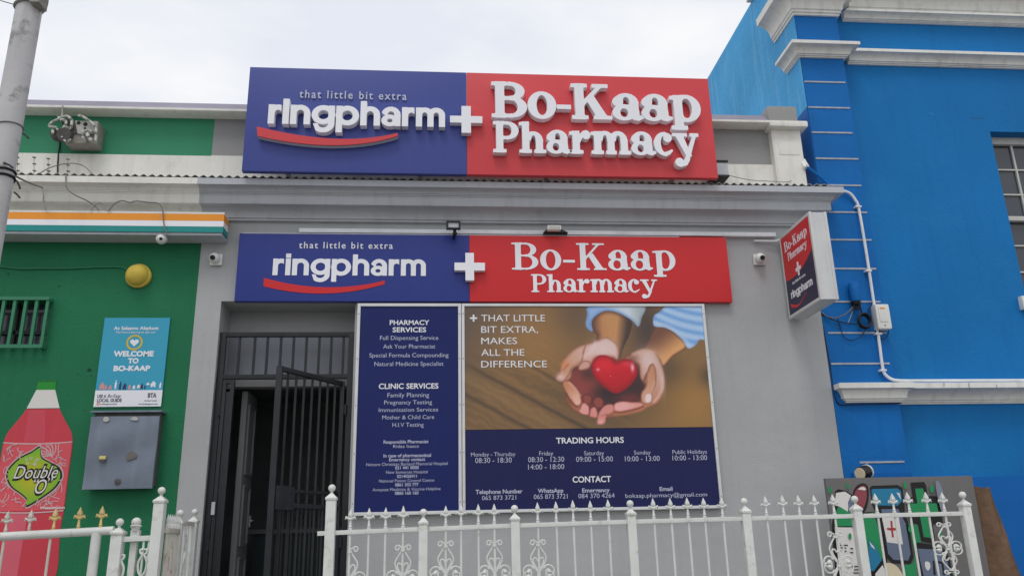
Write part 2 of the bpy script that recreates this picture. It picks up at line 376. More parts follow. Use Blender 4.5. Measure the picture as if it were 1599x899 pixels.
def outline(parts, cuts=(), k=.0, h=.0125, box=(-.15, 1.75, -.6, 1.6)):
    xs = np.arange(box[0], box[1], h)+.00037; ys = np.arange(box[2], box[3], h)+.00041; x, y = np.meshgrid(xs, ys)
    d = np.full_like(x, 9.0)
    for p in parts:
        e = p(x, y)
        if k: t = np.clip(.5+.5*(e-d)/k, 0, 1); d = e*(1-t)+d*t-k*t*(1-t)
        else: d = np.minimum(d, e)
    for c in cuts: d = np.maximum(d, -c(x, y))
    ins = d < 0; nxt = {}
    j, i = np.nonzero((ins[:-1, :-1] != ins[1:, :-1]) | (ins[:-1, :-1] != ins[:-1, 1:]) | (ins[:-1, :-1] != ins[1:, 1:]))
    def pt(a, b):
        t = d[a]/(d[a]-d[b]); return (xs[a[1]]+(xs[b[1]]-xs[a[1]])*t, ys[a[0]]+(ys[b[0]]-ys[a[0]])*t)
    pts = {}
    for jj, ii in zip(j, i):
        c = [(jj, ii), (jj, ii+1), (jj+1, ii+1), (jj+1, ii)]; en, ex = [], []
        for q in range(4):
            a, b = c[q], c[(q+1) % 4]
            if ins[a] != ins[b]:
                key = (min(a, b), max(a, b))
                if key not in pts: pts[key] = pt(*key)
                (ex if ins[a] else en).append(key)
        for a, b in zip(ex, en if len(en) == 1 else en[::-1]): nxt.setdefault(a, []).append(b)
    loops = []
    while nxt:
        s0 = next(iter(nxt)); lp = []; c = s0
        while c in nxt:
            lp.append(pts[c]); n = nxt[c].pop()
            if not nxt[c]: del nxt[c]
            c = n
        if len(lp) > 6: loops.append(lp)
    return loops
def slab(ch, s, t, f, o):
    """slab serif letters, capital height 1; s stem, t hairline, f slab thickness, o overhang -> (parts, cuts, width)"""
    a = o; X = .67
    B = sbox
    if ch == '-': return [B(0, .34, .27, .27+max(f*1.15, .10))], [], .34
    if ch == 'B':
        c = a+s+.13
        return [B(a, a+s, 0, 1), B(0, a+s+.02, 0, f), B(0, a+s+.02, 1-f, 1), B(a+s-.02, c+.01, 1-f, 1), B(a+s-.02, c+.03, .49, .49+f), B(a+s-.02, c+.03, 0, f),
                sring(c, .745, .17+s*.86, .255, s, f, [(-1, 0, -c)]), sring(c+.02, .245+f/2, .20+s*.86, .245+f/2, s*1.04, f, [(-1, 0, -c-.02)])], [], c+.22+s*.86
    if ch == 'P':
        c = a+s+.12
        return [B(a, a+s, 0, 1), B(0, a+s+o, 0, f), B(0, a+s+.02, 1-f, 1), B(a+s-.02, c+.01, 1-f, 1), B(a+s-.02, c+.01, .42, .42+f),
                sring(c, .71, .15+s*.9, .29, s, f, [(-1, 0, -c)])], [], c+.15+s*.9
    if ch == 'K':
        e = a+s
        return [B(a, e, 0, 1), B(0, e+o, 0, f), B(0, e+o, 1-f, 1), spoly([(e-.02, .36), (e-.02, .36+t*2.0), (e+.34, 1-f*.5), (e+.34+t*1.5, 1-f*.5)]), B(e+.20, e+.20+.2+s*.9, 1-f, 1),
                spoly([(e+.08, .50), (e+.08+s*.75, .50+s*.75), (e+.30+s*1.25, f*.4), (e+.30, f*.4)]), B(e+.22, e+.36+s*1.4, 0, f)], [], e+.36+s*1.4
    if ch == 'o': return [sring(.17+s*.8, .335, .17+s*.8, .355, s, t*1.15)], [], .34+s*1.6
    if ch == 'a':
        x1 = .235+s*.9; xr = x1+s
        return [B(x1, xr, .12, .46), sring(xr/2+.02, .45, xr/2-.02, .245, s, t*1.15, [(0, -1, -.45)]), sell(.06+s*.38, .47, .04+s*.42, .05+s*.34),
                sring(.15+s*.62, .19, .15+s*.62, .205, s*.88, t*1.05, [(1, 0, x1+.02)]), B(.15+s*.6, x1+.05, .395-t*1.05, .395),
                sseg([(x1+s*.5, .2), (x1+s*.55, .10), (x1+s*.85, .035+s*.1), (xr+.07, .05+s*.1)], [s, s*.95, s*.6+.02, t])], [], xr+.05
    if ch == 'p':
        e = a+s; c = e+.09
        return [B(a, e, -.22, X), spoly([(0, X-f*1.1), (0, X-f*.15), (e-.01, X), (e-.01, X-f*1.1)]), B(0, e+o, -.22, -.22+f), sring(c, .335, .15+s*.95, .355, s, t*1.2, [(-1, 0, -a-s*.6)])], [], c+.15+s*.95
    if ch in 'hm':
        H = 1.0 if ch == 'h' else X; e = a+s; g = .19; st = g+s
        L = [B(a, e, 0, H), spoly([(0, H-f*1.1), (0, H-f*.15), (e-.01, H), (e-.01, H-f*1.1)]), B(0, e+o*.75, 0, f)]
        for q in range(1 if ch == 'h' else 2):
            l = e+q*st; cx = (l-s*.75+l+st)/2; rx = (l+st-(l-s*.75))/2
            L += [sring(cx, .40, rx, .29, s, t*1.5, [(0, -1, -.40), (-1, 0, -l+s*.4)]), B(l+g, l+st, 0, .41), B(l+g-o*.6, l+st+(o if (ch == 'h' or q) else o*.6), 0, f)]
        w_ = e+st*(1 if ch == 'h' else 2)+o
        return L, [], w_
    if ch == 'r':
        e = a+s
        return [B(a, e, 0, X), spoly([(0, X-f*1.1), (0, X-f*.15), (e-.01, X), (e-.01, X-f*1.1)]), B(0, e+o*1.1, 0, f), sseg([(e-.02, .38), (e+.05, .53), (e+.13, .61), (e+.2, .625)], [t*1.2, t*1.4, t*1.5, t*1.6]), sell(e+.15+s*.25, .56, .05+s*.38, .05+s*.38)], [], e+.2+s*.63
    if ch == 'c':
        rx = .16+s*.8
        return [sring(rx, .335, rx, .355, s, t*1.2, [(1, 0, rx+.05)]), sell(rx+.10, .52, .05+s*.38, .05+s*.38), sseg([(rx, .675-t*.55), (rx+.09, .66-t*.6), (rx+.14, .56)], [t*1.1, t*1.2, s*.5]), sseg([(rx, -.02+t*.6), (rx+.10, .035+t*.4), (rx+.2, .14)], [t*1.2, t*1.2, t*.8])], [], rx+.24
    if ch == 'y':
        return [spoly([(.07, X-f*.4), (.07+s*1.15, X-f*.4), (.36+s*.9, -.02), (.36+s*.1, -.02)]), spoly([(.60+s*.4-t*.7, X-f*.4), (.60+s*.4+t*.7, X-f*.4), (.33+s*.35+t*.5, -.17), (.33+s*.35-t*.9, -.14)]),
                B(0, .14+s*1.2+.06, X-f, X), B(.47+s*.3, .74+s*.3, X-f, X), sseg([(.33+s*.35, -.1), (.27+s*.3, -.22), (.17+s*.1, -.25)], [t*1.6, t*1.8, t*2]), sell(.16, -.2, .05+s*.4, .05+s*.38)], [], .76+s*.3
def sans(ch, w, tittle=.045):
    """heavy geometric sans, x height 1 -> parts, width"""
    B = sbox
    def arch(l, r):
        c = (l+r)/2; R = (r-l)/2
        return [sring(c, 1-R*.98, R, R, w, w*.92, [(0, -1, -(1-R*.98))]), B(r-w, r, 0, 1-R*.97)]
    if ch == 'r': return [B(0, w, 0, 1), sring(w*.1+.40, .58, .42, .42, w, w, [(0, -1, -.58), (1, 0, .56)])], .57
    if ch == 'i': return [B(0, w, 0, 1.005), B(0, w, 1.0+tittle, 1.31)], w
    if ch == 'n': return [B(0, w, 0, 1)]+arch(0, .88), .88
    if ch == 'h': return [B(0, w, 0, 1.28)]+arch(0, .88), .88
    if ch == 'm': return [B(0, w, 0, 1)]+arch(0, .80)+arch(.80-w, 1.6-w), 1.6-w
    if ch == 'p': return [B(0, w, -.38, 1), sring(.5, .5, .52, .515, w, w*.92)], 1.02
    if ch == 'g': return [B(1.02-w, 1.02, 0, 1), sring(.52, .52, .52, .495, w, w*.92), sring(.52, .06, .50, .46, w, w*.9, [(0, 1, .06), (-1, -.35, -.10)])], 1.02
    if ch == 'a': return [B(.86-w, .86, 0, .6), sring(.43, .58, .43, .43, w, w*.86, [(0, -1, -.55), (-1, -1.1, -.78)]), sring(.38, .29, .38, .305, w*.92, w*.74, [(1, 0, .72)])], .86
def put_word(root, material, word, kind, xl, xr, ytop, ybase, Y, depth, gap=.05, **kw):
    """word of drawn letters; ytop..ybase = capital height (slab) or x height (sans) in photo rows"""
    yb = (ytop+ybase)/2; xm = (xl+xr)/2
    YF = Y-depth; X0, X1 = PX(xl, yb, YF), PX(xr, yb, YF); z0, z1 = PZ(xm, ybase, YF), PZ(xm, ytop, YF); sy = z1-z0
    items = []; x = 0
    for ch in word:
        if kind == 'slab': parts, cuts, wd = slab(ch, **kw); lp = outline(parts, cuts, k=.035)
        else: parts, wd = sans(ch, **kw); lp = outline(parts)
        items.append((lp, x)); x += wd+gap
    sx = (X1-X0)/(x-gap)
    for (lp, ox), ch in zip(items, word):
        me = loops_mesh(lp, 1.0); mb = MB(); ky = sy*(1.09 if kind == 'slab' and ch in 'oapmrcy' else 1)
        mb.mesh(me, FRONT(X0, Y, z0) @ Matrix(((sx, 0, 0, ox*sx), (0, ky, 0, 0), (0, 0, depth, depth/2), (0, 0, 0, 1)))); bpy.data.meshes.remove(me)
        mb.build('letter', material, root)

# ================================================================== setting
XG = -1.94          # green shop / pharmacy boundary
XE = 3.19           # end of the pharmacy front
FL = .65            # terrace level
g = MB(); g.quad((-400, -400, -.15), (400, -400, -.15), (400, 400, -.15), (-400, 400, -.15)); tag(g.build('ground', M_PAVE, smooth=0), kind='structure')
g = MB(); g.quad((-60, -13, -.146), (60, -13, -.146), (60, -4.6, -.146), (-60, -4.6, -.146)); tag(g.build('road', M_ASPH, smooth=0), kind='structure')
g = MB(); g.box(-60, 60, -8.2+3.75, -2.6, -.14, 0); tag(g.build('pavement', M_PAVE, smooth=0), kind='structure')
g = MB(); g.box(-60, 60, -4.6, -4.453, -.14, .004); tag(g.build('kerb', M_KERB, bevel=.02), kind='structure')
g = MB(); g.box(-9, 5.2, -1.4, -.004, -.14, FL); g.box(-1.75, -.62, -1.75, -1.404, -.14, .43); g.box(-1.75, -.62, -2.1, -1.754, -.14, .21)
tag(g.build('terrace', M_PAVE, bevel=.01), kind='structure')

# ------------------------------------------------------------------ green shop (left half of the terrace building)
DXL, DXR, DZT = -1.745, -.690, PZ(345, 470)      # doorway
Z_TOP = PZ(384, 187.5, .05)                        # underside of coping
shop = thing('green_shop', 'green painted shop front with cream cornice left of the grey pharmacy', 'shop', (-5, 0, FL))
WX0 = -3.95; WX1 = PX(76, 500); WZ0 = PZ(40, 541); WZ1 = PZ(40, 467)
m = MB(); m.box(-9, WX0, 0, .4, -.14, 3.9+.3); m.box(WX1, XG, 0, .4, -.14, 4.2); m.box(WX0, WX1, 0, .4, -.14, WZ0); m.box(WX0, WX1, 0, .4, WZ1, 4.2)
m.build('wall', M_GREEN, shop)
def prof_cornice(B0, B1, T):
    # bottom fascia (z0,z1,out), top fascia
    return B0
zb0, zb1 = PZ(320, 315.5, -.17), PZ(320, 304, -.17)
zt0, zt1 = PZ(320, 286, -.26), PZ(320, 277.5, -.26)
CPROF = [(-.03, zb0-.10), (.035, zb0-.10), (.035, zb0-.085), (.05, zb0-.082), (.05, zb0-.06)]
for q in range(1, 6):
    an = q/5*math.pi/2; CPROF.append((.055+.07*(1-math.cos(an)), zb0-.058+.05*math.sin(an)))
CPROF += [(.165, zb0-.008), (.17, zb0), (.17, zb1), (.175, zb1+.003), (.175, zb1+.012), (.184, zb1+.013), (.184, zb1+.022), (.192, zb1+.023)]
for q in range(1, 9):
    an = q/8*math.pi/2; CPROF.append((  .194+.045*(1-math.cos(an)), zb1+.026+(zt0-zb1-.034)*math.sin(an)))
CPROF += [(.259, zt0-.006), (.259, zt1), (-.03, zt1+.05)]
m = MB(); m.sweep(CPROF, [(-9, 0), (XG, 0)]); m.build('cornice', M_CREAM, shop)
gz0 = PZ(200, 243, .05)
m = MB(); m.box(-9, XG, .046, .4, gz0, Z_TOP); m.build('parapet', M_GREENP, shop)
m = MB(); m.box(-9, XG, .03, .4, zt1-.02, gz0-.001); m.build('parapet_base', M_CREAM, shop)
cz0, cz1 = Z_TOP, PZ(384, 172, -.06)
COP = [(-.1, cz0), (.06, cz0), (.08, cz0+.012), (.08, cz1-.004), (.074, cz1)]
m = MB(); m.sweep(COP+[(-.1, cz1)], [(-9, .0), (XG, .0)]); m.build('coping', M_CREAM, shop)
m = MB(); m.sweep([(-.3, cz1+.001), (.064, cz1+.001), (-.03, cz1+.105), (-.3, cz1+.15)], [(-9, .0), (XG, .0)]); m.build('coping_cap', M_PURP, shop)
for i, (px, py, r_) in enumerate(((139.5, 577, .018), (122, 584, .007), (142, 586, .006), (107, 616, .007), (185.5, 457, .006), (93, 447, .008), (13, 428, .010), (132, 640, .005))):
    q = P(px, py); rr = random.Random(i); lp = [(q.x+r_*rr.uniform(.5, 1.1)*math.cos(t), q.z+r_*rr.uniform(.5, 1.1)*math.sin(t)) for t in np.linspace(0, 6.28, 10)[:-1]]
    m = MB(); me = bpy.data.meshes.new('t'); bmt = bmesh.new(); bmt.faces.new([bmt.verts.new((a, -.0012, b)) for a, b in lp]); bmt.to_mesh(me); bmt.free(); m.mesh(me, Matrix()); m.build('wall_chip', M_CHIP, shop)
# window with green burglar bars
m = MB(); m.box(WX0, WX1, .16, .2, WZ0, WZ1); win = m.build('window', M_GLASS, shop)
m = MB()
for xx in (-3.5, WX1-.33): m.box(xx, xx+.03, .13, .158, WZ0, WZ1)
m.box(WX0, WX1, .13, .158, WZ0+.13, WZ0+.16); m.build('window_frame', M_BLACK, win)
m = MB(); zt_, zb_ = PZ(40, 465.5, -.05), PZ(40, 542, -.05); bx = [PX(q, 466, -.05) for q in (76, 59, 41, 24, 7)]; st = bx[0]-bx[1]
for q in range(11): m.box(bx[0]-q*st-.011, bx[0]-q*st+.011, -.06, -.035, zb_, zt_)
m.box(bx[0]-10.4*st, bx[0]+.013, -.068, -.062, zt_-.018, zt_+.008); m.box(bx[0]-10.4*st, bx[0]+.013, -.068, -.062, zb_-.008, zb_+.02)
for xx in (bx[0]-.02, bx[0]-9.9*st): m.box(xx, xx+.035, -.04, .02, zt_-.02, zt_+.005); m.box(xx, xx+.035, -.04, .02, zb_-.005, zb_+.02)
m.build('burglar_bars', M_GREENB, shop)

# ------------------------------------------------------------------ pharmacy
ph = thing('pharmacy', 'grey single storey pharmacy front between green shop and blue house', 'shop', (.6, 0, FL))
m = MB(); m.box(XG, DXL, 0, .33, -.14, 4.2); m.box(DXR, XE, 0, .33, -.14, 4.2); m.box(DXL, DXR, 0, .33, DZT, 4.2)
m.build('wall', M_GREY, ph)
xr_ = (PX(1297, 318, -.17)-.17)
m = MB(); m.sweep(CPROF, [(XG, 0), (xr_, 0), (xr_, .3)]); m.build('cornice', M_GREYC, ph)
m = MB(); m.box(XG, XE-.1, .044, .4, PZ(1160, 258, .05), Z_TOP); m.build('parapet', M_GREYP, ph)
m = MB(); m.box(XG, XE+.02, .03, .4, zt1-.02, PZ(1160, 258, .05)-.001); m.build('parapet_base', M_CREAM, ph)
PIL0 = PX(1205, 230, 0); PIL1 = PX(1250, 230, 0)
m = MB(); m.sweep(COP+[(-.1, cz1)], [(XG, 0), (PIL0-.02, 0)]); m.build('coping', M_CREAM, ph)
m = MB(); m.sweep([(-.3, cz1+.001), (.064, cz1+.001), (-.03, cz1+.105), (-.3, cz1+.15)], [(XG, 0), (PIL0-.02, 0)]); m.build('coping_cap', M_PURP, ph)
pz = PZ(1230, 203, -.03); pz1 = PZ(1230, 188, -.1)
m = MB(); m.box(PIL0, PIL1, -.03, .45, zt1, pz); m.box(PIL0+.05, PIL1-.03, -.034, -.03, PZ(1230, 242, -.03), pz-.12)
pil = m.build('parapet_pier', M_CREAM, ph, bevel=.012)
m = MB(); m.box(PIL0-.03, PIL1+.05, -.1, .5, pz, pz1); m.build('pier_coping', M_CREAM, pil, bevel=.015)
m = MB(); m.box(PIL0-.02, PIL1-.02, -.06, .5, pz1+.001, PZ(1220, 166, -.06)); m.build('pier_block', M_GREYP, pil, bevel=.01)
# corrugated roof edge lying on the cornice
def corrugated(x0, x1, name, parent):
    m = MB(); pts = []; n = int((x1-x0)/.00825)
    rows = []
    for k in range(n+1):
        x = x0+(x1-x0)*k/n; zz = .0095*math.sin(2*math.pi*x/.066)
        rows.append([m.bm.verts.new((x, y, z+zz)) for y, z in ((-.255, zt1+.018), (.035, zt1+.055), (.035, zt1+.051), (-.255, zt1+.0145))])
    for a, b in zip(rows, rows[1:]):
        for q in range(4): m.bm.faces.new((a[q], a[(q+1) % 4], b[(q+1) % 4], b[q]))
    return m.build(name, M_ROOF, parent, smooth=50)
corrugated(-9, XG-.001, 'roof_edge', shop); corrugated(XG+.001, XE+.1, 'roof_edge', ph)
# thin architrave bands under the cornice
m = MB()
for (ya, yb, out) in ((337, 341, .03), (342.5, 347, .018)): m.box(XG+.36, XE-.02, -out, .001, PZ(800, yb, -out), PZ(800, ya, -out))
m.build('architrave', M_GREYC, ph, bevel=.004)

# doorway: fascia, glazing, lintel, dark hall, open panelled door
RY = .33
m = MB(); m.box(DXL, DXR, RY, RY+.08, PZ(450, 520, RY), DZT-.0); m.build('door_fascia', M_GREY, ph)
gz = PZ(450, 588, RY)
m = MB(); m.box(DXL-.1, DXR+.1, RY+.02, RY+.05, gz+.001, PZ(450, 520, RY)-.001); m.build('transom_glazing', M_FRO, ph)
gz2 = PZ(450, 603, RY)
m = MB(); m.box(DXL, DXR, RY, RY+.12, gz2, gz); m.build('door_lintel', M_GREYP, ph)
m = MB(); m.box(DXL-1.2, DXR+1.4, RY+.121, 2.6, gz2+.25, gz2+.3); m.box(DXL-1.25, DXL-1.2, .45, 2.6, FL-.02, gz2+.3); m.box(DXR+1.4, DXR+1.45, .45, 2.6, FL-.02, gz2+.3)
m.box(DXL-1.25, DXR+1.45, 2.6, 2.65, FL-.02, gz2+.3); m.box(DXL-1.25, DXR+1.45, .0, 2.6, FL-.05, FL-.02)
m.box(DXL-1.25, DXL-.001, RY+.12, .45, FL, gz2+.3); m.box(DXR+.001, DXR+1.45, RY+.12, .45, FL, gz2+.3); m.box(DXL, DXR, RY+.121, .45, gz2+.001, gz2+.25)
m.build('hall', M_DARK, ph)
dx = PX(391, 680, .62)
m = MB(); m.box(dx-.045, dx, .42, .78, FL+.02, gz2-.02)
dr = m.build('door', M_DOOR, ph, bevel=.004)
m = MB()
for za, zb in ((FL+.15, FL+.75), (FL+.87, FL+1.30), (FL+1.42, gz2-.14)):
    for (y0, y1, q0, q1) in ((.48, .50, za, zb), (.70, .72, za, zb), (.48, .72, za-.02, za), (.48, .72, zb, zb+.02)): m.box(dx-.001, dx+.014, y0, y1, q0, q1)
m.build('door_panel_moulding', M_DOOR, dr, bevel=.004)
m = MB(); m.box(dx+.002, dx+.02, .745, .765, FL+1.0, FL+1.09); m.tube([(dx+.02, .755, FL+1.05), (dx+.04, .755, FL+1.05), (dx+.04, .70, FL+1.05)], .007); m.build('door_handle', M_ALU, dr)
ct = thing('shop_counter', 'dark counter inside the pharmacy doorway', 'counter', (-.6, 1.7, FL))
m = MB(); m.box(-1.7, .5, 1.5, 1.9, FL, FL+.95); m.build('counter_body', mat('counter_front', (52, 64, 66), .6), ct)
m = MB(); m.box(-1.74, .54, 1.46, 1.94, FL+.951, FL+.99); m.build('counter_top', mat('counter_top', (120, 122, 122), .5), ct, bevel=.005)

# ------------------------------------------------------------------ blue house
bh = thing('blue_house', 'blue house with white cornices and banded corner pilaster right of pharmacy', 'house', (5, .5, 0))
BX0, BX1, BWY = 3.335, 3.75, .12
ZR = EYE+5.5
WPX0 = PX(1548, 216, BWY); WPZT = PZ(1570, 206, BWY); WPZB = WPZT-2.9
m = MB(); m.box(BX1, WPX0, BWY, .6, -.14, ZR); m.box(WPX0, WPX0+1.5, BWY, .6, WPZT, ZR); m.box(WPX0, WPX0+1.5, BWY, .6, -.14, WPZB); m.box(WPX0+1.5, 11, BWY, .6, -.14, ZR)
m.build('wall', M_BLUE, bh)
m = MB(); m.box(BX0, BX1, 0, .6, -.14, ZR); m.build('pilaster', M_BLUEP, bh)
m = MB(); m.box(BX0, BX0+.3, .601, 9, -.14, ZR); m.quad((BX0-.004, .002, 3.9), (BX0-.004, .6, 3.9), (BX0-.004, .6, ZR), (BX0-.004, .002, ZR)); m.build('side_wall', M_BLUES, bh)
m = MB(); m.box(BX0-.009, BX0-.005, .004, .34, zt1, EYE+3.72); m.build('dark_paint_patch', M_BLUED, bh)
m = MB(); m.box(XE+.004, BX0-.0005, 0, .5, -.14, zt1+.06); m.build('filler_strip', M_BLUEP, bh)
# joints of the banded pilaster
JY = [(1290, 128.5), (1300, 168.5), (1306, 207.5), (1310, 248), (1316, 289.5), (1326, 331.5), (1330, 374.5), (1335, 419.5), (1340, 471), (1342, 519.5), (1344, 567.5), (1378, 721)]
for x, y in JY:
    zz = PZ(x, y, -.003); m = MB(); m.box(BX0+.003 if y < 300 or y > 700 else XE+.02+random.random()*.02, BX1-.01-random.random()*.03, -.006, .002, zz-.008, zz+.008)
    m.build('joint_line', M_JOINT, bh, bevel=.003)
def mould(z_top, z_bot, out, nfil=2):
    h = z_top-z_bot; p = [(-.02, z_bot)]
    o = .02
    for q in range(nfil):
        p += [(o, z_bot+h*(.0+.09*q)), (o, z_bot+h*(.075+.09*q))]; o += .014
    zb = z_bot+h*.19
    for q in range(7):
        an = q/6*math.pi/2; p.append((o+(out-.012-o)*(1-math.cos(an)), zb+(z_top-h*.32-zb)*math.sin(an)))
    p += [(out, z_top-h*.31), (out, z_top-.006), (out-.02, z_top), (-.02, z_top+.012)]
    return p
lz1, lz0 = PZ(1280, 62, -.12), PZ(1285, 89, -.03)
lw1, lw0 = PZ(1450, 77.5, BWY-.12), PZ(1450, 102.5, BWY-.03)
uz0 = PZ(1290, 23.5, -.03); uw0 = PZ(1450, 36, BWY-.03); uw1 = PZ(1450, 16, BWY-.12)
UZ = uz0+.27
m = MB(); m.sweep(mould(lz1, lz0, .12), [(BX0, .28), (BX0, 0), (BX1, 0), (BX1, BWY+.02)]); m.build('cornice', M_STONE, bh)
m = MB(); m.sweep(mould(lw1, lw0, .12), [(BX1+.10, BWY), (11, BWY)]); m.build('cornice', M_STONE, bh)
m = MB(); m.sweep(mould(UZ, uz0, .175), [(BX0, .45), (BX0, 0), (BX1, 0), (BX1, BWY+.02)]); m.build('cornice', M_STONE, bh)
m = MB(); m.sweep(mould(uw1, uw0, .11), [(BX1+.12, BWY), (11, BWY)]); m.sweep(mould(uw1+.3, uw1+.014, .18), [(BX1+.19, BWY), (11, BWY)]); m.build('cornice', M_STONE, bh)
m = MB(); m.box(BX0-.05, 11, .3, .9, ZR, ZR+.05); m.build('coping', M_STONE, bh)
sz1, sz0 = PZ(1450, 595.5, -.1), PZ(1450, 627, -.02)
sx0 = PX(1311, 600, -.09)
m = MB(); m.sweep(mould(sz1, sz0, .10), [(sx0+.09, .05), (sx0+.09, -.001), (BX1, -.001), (BX1, BWY-.02)]); m.build('string_course', M_STONE, bh)
m = MB(); m.sweep(mould(sz1, sz0, .19), [(BX1+.055, BWY-.0), (11, BWY-.0)]); m.build('string_course', M_STONE, bh)
m = MB(); m.box(BX1+.001, 11, BWY-.025, BWY-.001, -.14, PZ(1500, 745, BWY)); m.box(XE+.07, BX1-.004, -.02, -.001, -.14, PZ(1380, 738, 0)); m.build('plinth', M_BLUED, bh)
def crack(pts, Y, w_, mm, name='hairline_crack', root=None):
    for i in range(1):
        lp = stroke_loop([(PX(a, b, Y), PZ(a, b, Y)) for a, b in pts], w_); m = MB(); m.mesh(loops_mesh([lp], .0008), FRONT(0, Y-.0009, 0)); m.build(name, mm, root or bh)
M_CRK = mat('crack_dark', (70, 72, 78), .9); M_FIL = mat('blue_filler', (34, 124, 188), .8); M_STN = mat('rain_stain', (150, 150, 147), .85, var=.1)
crack([(1462, 497), (1470, 501), (1480, 503)], BWY, .006, M_FIL); crack([(1510, 551), (1520, 549), (1532, 548)], BWY, .006, M_FIL); crack([(1450, 176), (1458, 180)], BWY, .02, M_FIL); crack([(1515, 183), (1525, 185), (1536, 184)], BWY, .004, M_CRK); crack([(1556, 600), (1557, 606)], BWY-.193, .003, M_CRK); crack([(1513, 597), (1513, 603), (1515, 608)], BWY-.193, .0035, M_CRK); crack([(1474, 597), (1474, 603)], BWY-.193, .004, M_CRK)
crack([(1268, 176), (1270, 190)], BX0*0, .003, M_CRK); crack([(1400, 745), (1424, 744), (1425, 790)], BWY-.026, .004, M_CRK)
# sash window
WY = BWY+.12
m = MB(); m.box(WPX0, WPX0+1.5, WY+.035, WY+.05, WPZB, WPZT); bw = m.build('window', M_GLASS, bh)
def wz(y): return PZ(1570, y, WY)
m = MB(); zA = wz(226)
m.box(WPX0, WPX0+1.5, WY-.01, WY+.034, zA, WPZT); m.box(WPX0, WPX0+.02, WY, WY+.034, WPZB, zA); m.box(WPX0+1.48, WPX0+1.5, WY, WY+.034, WPZB, zA)
zm = wz(342); m.box(WPX0+.02, WPX0+1.48, WY-.02, WY+.033, zm-.022, zm+.022); m.build('window_frame', M_SASH, bw, bevel=.004)
m = MB(); gx = PX(1579, 230, WY+.02); pz_ = (zA-zm)/3
for q in range(4): m.box(gx+q*.36-.009, gx+q*.36+.009, WY+.015, WY+.034, WPZB, zA)
for q in range(1, 9):
    z_ = zA-q*pz_
    if abs(z_-zm) > .05 and z_ > WPZB: m.box(WPX0+.021, WPX0+1.479, WY+.018, WY+.033, z_-.007, z_+.007)
m.build('glazing_bar', M_SASH, bw)
m = MB(); m.box(WPX0-.02, WPX0+1.6, BWY-.06, BWY+.1, WPZB-.08, WPZB); m.build('window_sill', M_STONE, bw, bevel=.01)

# ================================================================== signs
def swoosh(px, Y, depth, mbmat, parent, name='smile_line'):
    return plate(name, smooth_poly(px, True, 1), Y, depth, mbmat, parent)
def arc_band(pl, pm, pr, ql, qm, qr, n=14):
    """band between two parabolas through photo points: upper pl-pm-pr, lower ql-qm-qr"""
    def par(a, b, c, k):
        t = k/n; ctl = (2*b[0]-(a[0]+c[0])/2, 2*b[1]-(a[1]+c[1])/2)
        return ((1-t)**2*a[0]+2*t*(1-t)*ctl[0]+t*t*c[0], (1-t)**2*a[1]+2*t*(1-t)*ctl[1]+t*t*c[1])
    return [par(pl, pm, pr, k) for k in range(n+1)]+[par(qr, qm, ql, k) for k in range(n+1)]
def cross_pts(x0, x1, y0, y1, a0, a1, b0, b1):
    return [(a0, y0), (a1, y0), (a1, b0), (x1, b0), (x1, b1), (a1, b1), (a1, y1), (a0, y1), (a0, b1), (x0, b1), (x0, b0), (a0, b0)]
def plus(name, mb_mat, parent, cx, cy, w, h, tw, th, Y, depth):
    c = P(cx, cy, Y-depth); m = MB(); pts = [(c.x+u, c.z+v) for u, v in ((-tw/2, h/2), (tw/2, h/2), (tw/2, th/2), (w/2, th/2), (w/2, -th/2), (tw/2, -th/2), (tw/2, -h/2), (-tw/2, -h/2), (-tw/2, -th/2), (-w/2, -th/2), (-w/2, th/2), (-tw/2, th/2))]
    me = loops_mesh([pts], depth); m.mesh(me, FRONT(0, Y-depth/2, 0)); bpy.data.meshes.remove(me)
    return m.build(name, mb_mat, parent, bevel=.003)
# --- upper sign
UY = -.34
x0, x1, z0, z1 = rect((389, 103), (1106, 125), (1121, 277), (379, 268), UY); xm_ = (PX(728, 115, UY)+PX(729.5, 272, UY))/2
us = thing('parapet_sign', 'large navy and red pharmacy sign with raised white letters on the parapet', 'sign', ((x0+x1)/2, UY, z0))
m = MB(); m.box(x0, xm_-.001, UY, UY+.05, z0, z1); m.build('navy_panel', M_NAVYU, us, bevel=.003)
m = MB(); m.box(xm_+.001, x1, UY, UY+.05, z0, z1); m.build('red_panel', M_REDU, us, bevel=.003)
m = MB()
for xx in (x0+.3, x0+1.4, x1-1.4, x1-.3): m.bar((xx, UY+.07, z0+.02), (xx, UY+.07, z1-.1), .04, .03); m.bar((xx, UY+.07, z0+.12), (xx, .05, z0+.12), .03, .03); m.bar((xx, UY+.07, z1-.5), (xx, .05, z1-.5), .03, .03)
m.build('bracket', M_ALU, us)
m = MB(); put_text(m, 'that little bit extra', 468, 635, 143.5, 155.5, UY-.001, .008, .012, space=1.25, capref=CAP*1.02); m.build('tagline', M_TXTL, us)
put_word(us, M_WHITE, 'ringpharm', 'sans', 418.5, 695, 166, 195.8, UY-.004, .062, gap=.06, w=.28, tittle=-.02)
pl = arc_band((401, 197.5), (521, 216.5), (621, 207.5), (402, 212.5), (521, 227), (621, 212.5))
plw = [(PX(a, b, UY-.06), PZ(a, b, UY-.06)) for a, b in pl]
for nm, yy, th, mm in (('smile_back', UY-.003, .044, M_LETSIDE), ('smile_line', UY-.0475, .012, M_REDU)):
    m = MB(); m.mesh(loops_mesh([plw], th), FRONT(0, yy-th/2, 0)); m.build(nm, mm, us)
plus('cross', M_WHITE, us, 728, 186.5, .265, .245, .077, .062, UY-.003, .058)
put_word(us, M_WHITE, 'Bo-Kaap', 'slab', 767.5, 1093, 131.5, 186.5, UY-.004, .062, gap=.012, s=.215, t=.085, f=.105, o=.09)
